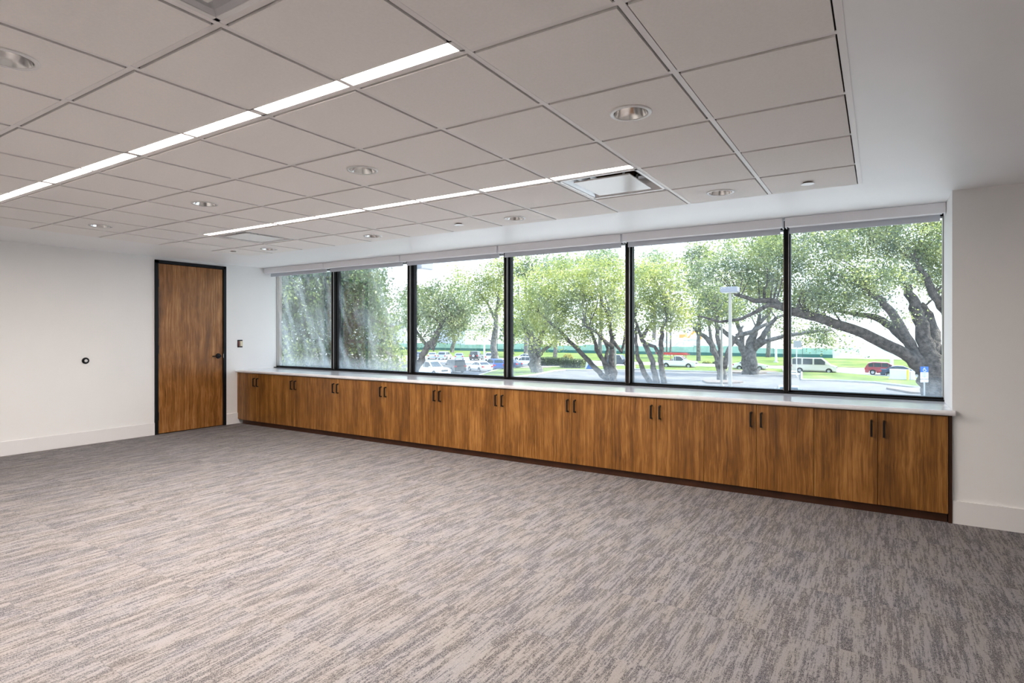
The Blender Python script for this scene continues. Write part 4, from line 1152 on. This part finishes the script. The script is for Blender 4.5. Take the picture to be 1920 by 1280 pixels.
tree('small_tree', 'small leaning tree with blue green crown beside the parked pickup', 50,
     [[(766, 715, 9), (779, 690, 7.5), (791, 666, 6.3), (803, 646, 5.8), (814, 634, 5.2), (826, 613, 4), (833, 594, 3)],
      [(806, 642, 4.5), (812, 655, 4), (815, 640, 3.6), (824, 622, 2.5)],
      [(800, 648, 3.5, .5), (786, 628, 2.6, .8), (776, 612, 2, 1)],
      [(826, 612, 3), (846, 600, 2.4, -.5), (862, 586, 1.6, -.5)]],
     [(845, 585, 34, 32), (815, 570, 36, 34), (860, 605, 22, 24), (800, 605, 26, 24, 1, .9), (780, 560, 26, 34, 1, .9), (835, 545, 36, 22), (805, 630, 26, 14, 0, .8), (850, 620, 26, 18, 0, .8), (870, 575, 18, 26)],
     M['leaf_olive'], M['bark'], .22, .95, .45, 30)
tree('tall_tree', 'tall pale green tree behind the car row, left of the third mullion', 101,
     [[(928, 664, 6.5), (927, 630, 5.5), (930, 595, 4.2), (935, 560, 3), (940, 520, 2)],
      [(929, 600, 3), (915, 570, 2.2, 1), (900, 550, 1.5, 1)],
      [(931, 580, 3), (945, 560, 2, -1), (955, 540, 1.4, -1)]],
     [(905, 540, 32, 26), (930, 510, 32, 26), (890, 575, 26, 24), (935, 560, 24, 30), (915, 600, 30, 18, 0, .8), (870, 525, 24, 22, 0, .8), (950, 490, 24, 20), (900, 625, 20, 16, 0, .7), (880, 560, 24, 26), (920, 540, 30, 26), (860, 500, 14, 12, 0, .5)],
     M['leaf_bright'], M['barkpale'], .38, .8, .9, 25)
# the drooping tree right outside the left panes
def weeping():
    d = 15.5
    base = W(628, 800, d)
    t = thing('weeping_tree', 'dark drooping tree filling the two left windows', 'tree', (base.x, base.y, GZ))
    k = d / FPX
    build('trunk', MB().tube([(base.x, base.y, GZ), W(630, 760, d), W(640, 650, d), W(628, 560, d), W(600, 480, d)], [.30, .27, .20, .15, .09], 10), M['bark'], t, smooth=True, fix=False)
    limbs = [[(640, 650), (665, 590), (690, 520), (700, 470)], [(630, 600), (590, 560), (545, 530), (500, 500)], [(636, 640), (600, 640), (560, 620)],
             [(640, 640), (690, 640), (740, 670)], [(638, 620), (700, 600), (745, 615)], [(636, 655), (600, 690), (570, 720)], [(640, 660), (680, 690), (712, 725)]]
    for L_ in limbs:
        pts = [W(a, b, d + npr.uniform(-.5, .5)) for a, b in L_]
        build('branch', MB().tube(pts, [.07 - .05 * i / len(pts) for i in range(len(pts))], 6), M['barkpale'], t, smooth=True, fix=False)
    cen = []; tw = MB()
    def right_edge(py):     # where the crown ends toward the right
        return np.interp(py, [440, 495, 540, 590, 640, 700, 790], [712, 722, 728, 738, 757, 764, 764])
    ns = 0
    while ns < 2700:
        py = npr.uniform(430, 760); px = npr.uniform(400, right_edge(py) + npr.normal() * 5)
        dd = d + npr.normal() * .55
        if px > right_edge(py) - 40 and npr.random() < .35: continue
        p = np.array(W(px, py, dd)); ln_ = npr.uniform(.35, 1.1); n = int(20 * ln_) + 10
        sway = npr.normal(size=3) * .22; f = npr.uniform(0, 1, (n, 1))
        cen.append(p + f * (np.array([0, 0, -ln_]) + sway) + npr.normal(size=(n, 3)) * .07)
        if ns % 5 == 0:
            a = Vector(p); b = Vector(p + np.array([0, 0, -ln_]) + sway)
            tw.tube([a, a.lerp(b, .5) + Vector((0.02, 0, .02)), b], [.008, .006, .003], 4)
        ns += 1
    cen = np.concatenate(cen)
    me = leaf_mesh('foliage', cen, .10, M['leaf_dark'], .35, .40, tuple(t.location))
    o = bpy.data.objects.new('foliage', me); COL.objects.link(o); o.parent = t; o['kind'] = 'stuff'
    o = build('twigs', tw, M['barkpale'], t, fix=False); o['kind'] = 'stuff'
weeping()

# far trees, one by one
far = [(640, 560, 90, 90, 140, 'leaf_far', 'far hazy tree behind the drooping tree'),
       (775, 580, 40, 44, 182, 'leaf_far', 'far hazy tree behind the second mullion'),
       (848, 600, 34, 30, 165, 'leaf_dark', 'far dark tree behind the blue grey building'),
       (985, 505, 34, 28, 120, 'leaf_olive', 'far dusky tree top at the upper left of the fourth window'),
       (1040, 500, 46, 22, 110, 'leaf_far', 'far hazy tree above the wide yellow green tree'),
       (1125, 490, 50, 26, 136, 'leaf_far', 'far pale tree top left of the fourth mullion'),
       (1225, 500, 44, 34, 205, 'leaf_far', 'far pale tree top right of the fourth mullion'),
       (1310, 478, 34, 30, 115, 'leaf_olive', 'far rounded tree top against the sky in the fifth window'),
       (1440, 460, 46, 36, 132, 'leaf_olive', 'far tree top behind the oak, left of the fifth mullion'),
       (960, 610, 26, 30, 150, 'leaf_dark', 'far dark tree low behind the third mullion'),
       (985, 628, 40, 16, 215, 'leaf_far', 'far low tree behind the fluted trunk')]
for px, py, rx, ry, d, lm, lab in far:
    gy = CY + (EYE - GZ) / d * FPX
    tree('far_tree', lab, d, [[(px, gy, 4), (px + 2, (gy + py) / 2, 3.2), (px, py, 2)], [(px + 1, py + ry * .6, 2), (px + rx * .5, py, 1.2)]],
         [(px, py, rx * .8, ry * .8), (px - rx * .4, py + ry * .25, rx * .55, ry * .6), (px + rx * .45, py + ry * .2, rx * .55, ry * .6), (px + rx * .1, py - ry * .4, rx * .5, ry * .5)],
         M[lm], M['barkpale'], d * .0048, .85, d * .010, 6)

# hedges and bushes
def bush(name, label, px0, px1, py0, py1, Y, leafm, boxy=True, lsize=.16, cat='hedge'):
    a, b = GX(px0, Y), GX(px1, Y); d = -((a.x + b.x) / 2) * sa + Y * ca
    zt = EYE - (py0 - CY) / FPX * d; zb = max(GZ, EYE - (py1 - CY) / FPX * d)
    zb = GZ + .1
    cx, hw_ = (a.x + b.x) / 2, (b.x - a.x) / 2; hz_ = max(.3, zt - zb); dp = min(1.2, hw_)
    t = thing(name, label, cat, (cx, Y, GZ + .1))
    n = int(900 + 260 * hw_ * hz_)
    p = npr.uniform(-1, 1, (n, 3))
    if boxy:
        ax = npr.integers(0, 3, n); sg = np.where(npr.random(n) < .5, -1, 1)
        p[np.arange(n), ax] = sg * npr.uniform(.85, 1.0, n); p[:, 2] = np.abs(p[:, 2])
        p = np.sign(p) * np.abs(p) ** .9
    else:
        p /= np.linalg.norm(p, axis=1, keepdims=True); p[:, 2] = np.abs(p[:, 2]); p *= npr.uniform(.8, 1.0, (n, 1))
    cen = np.array([cx, Y, zb]) + p * np.array([hw_, dp, hz_])
    me = leaf_mesh('foliage', cen, lsize * 1.4, leafm, 0, .7, tuple(t.location))
    o = bpy.data.objects.new('foliage', me); COL.objects.link(o); o.parent = t; o['kind'] = 'stuff'
    core = MB()
    if boxy: core.box(cx - hw_ * .9, Y - dp * .88, zb, cx + hw_ * .9, Y + dp * .88, zb + hz_ * .9)
    else: core.lathe([(hw_ * .85, 0), (hw_ * .8, hz_ * .45), (hw_ * .5, hz_ * .75), (.01, hz_ * .86)], (cx, Y, zb), n=16)
    build('woody_core', core, M['hedgecore'], t, bevel=.1 if boxy else 0)
    return t
M['hedgecore'] = mat('hedge_core', (.03, .045, .02), .95)
bush('clipped_hedge', 'long clipped hedge right of the fluted trunk', 1018, 1062, 670, 690, 86, M['leaf_hedge'])
bush('clipped_hedge', 'shorter clipped hedge in front, beside the many-stemmed tree', 1056, 1096, 673, 690, 82, M['leaf_hedge'])
bush('flowering_bush', 'yellow bush behind the hedges', 1055, 1075, 662, 672, 101, M['leaf_yellow'], False, cat='bush')
bush('round_bush', 'round green bush in front of the ladder truck', 1317, 1335, 677, 686, 108.5, M['leaf_bright'], False, cat='bush')
bush('round_bush', 'small round bush beside the grey forked trunk', 1336, 1350, 679, 687, 108.5, M['leaf_olive'], False, cat='bush')
mulch(1407, 698, 3.2); mulch(1352, 717, 2.0); mulch(1740, 734, 3.0); mulch(1004, 690, 2.2)

C.cycles.max_bounces = 10
C.cycles.diffuse_bounces = 6
C.cycles.transparent_max_bounces = 24
C.cycles.caustics_reflective = False
C.cycles.caustics_refractive = False
C.cycles.sample_clamp_direct = 9
C.cycles.sample_clamp_indirect = 6
C.cycles.use_denoising = True
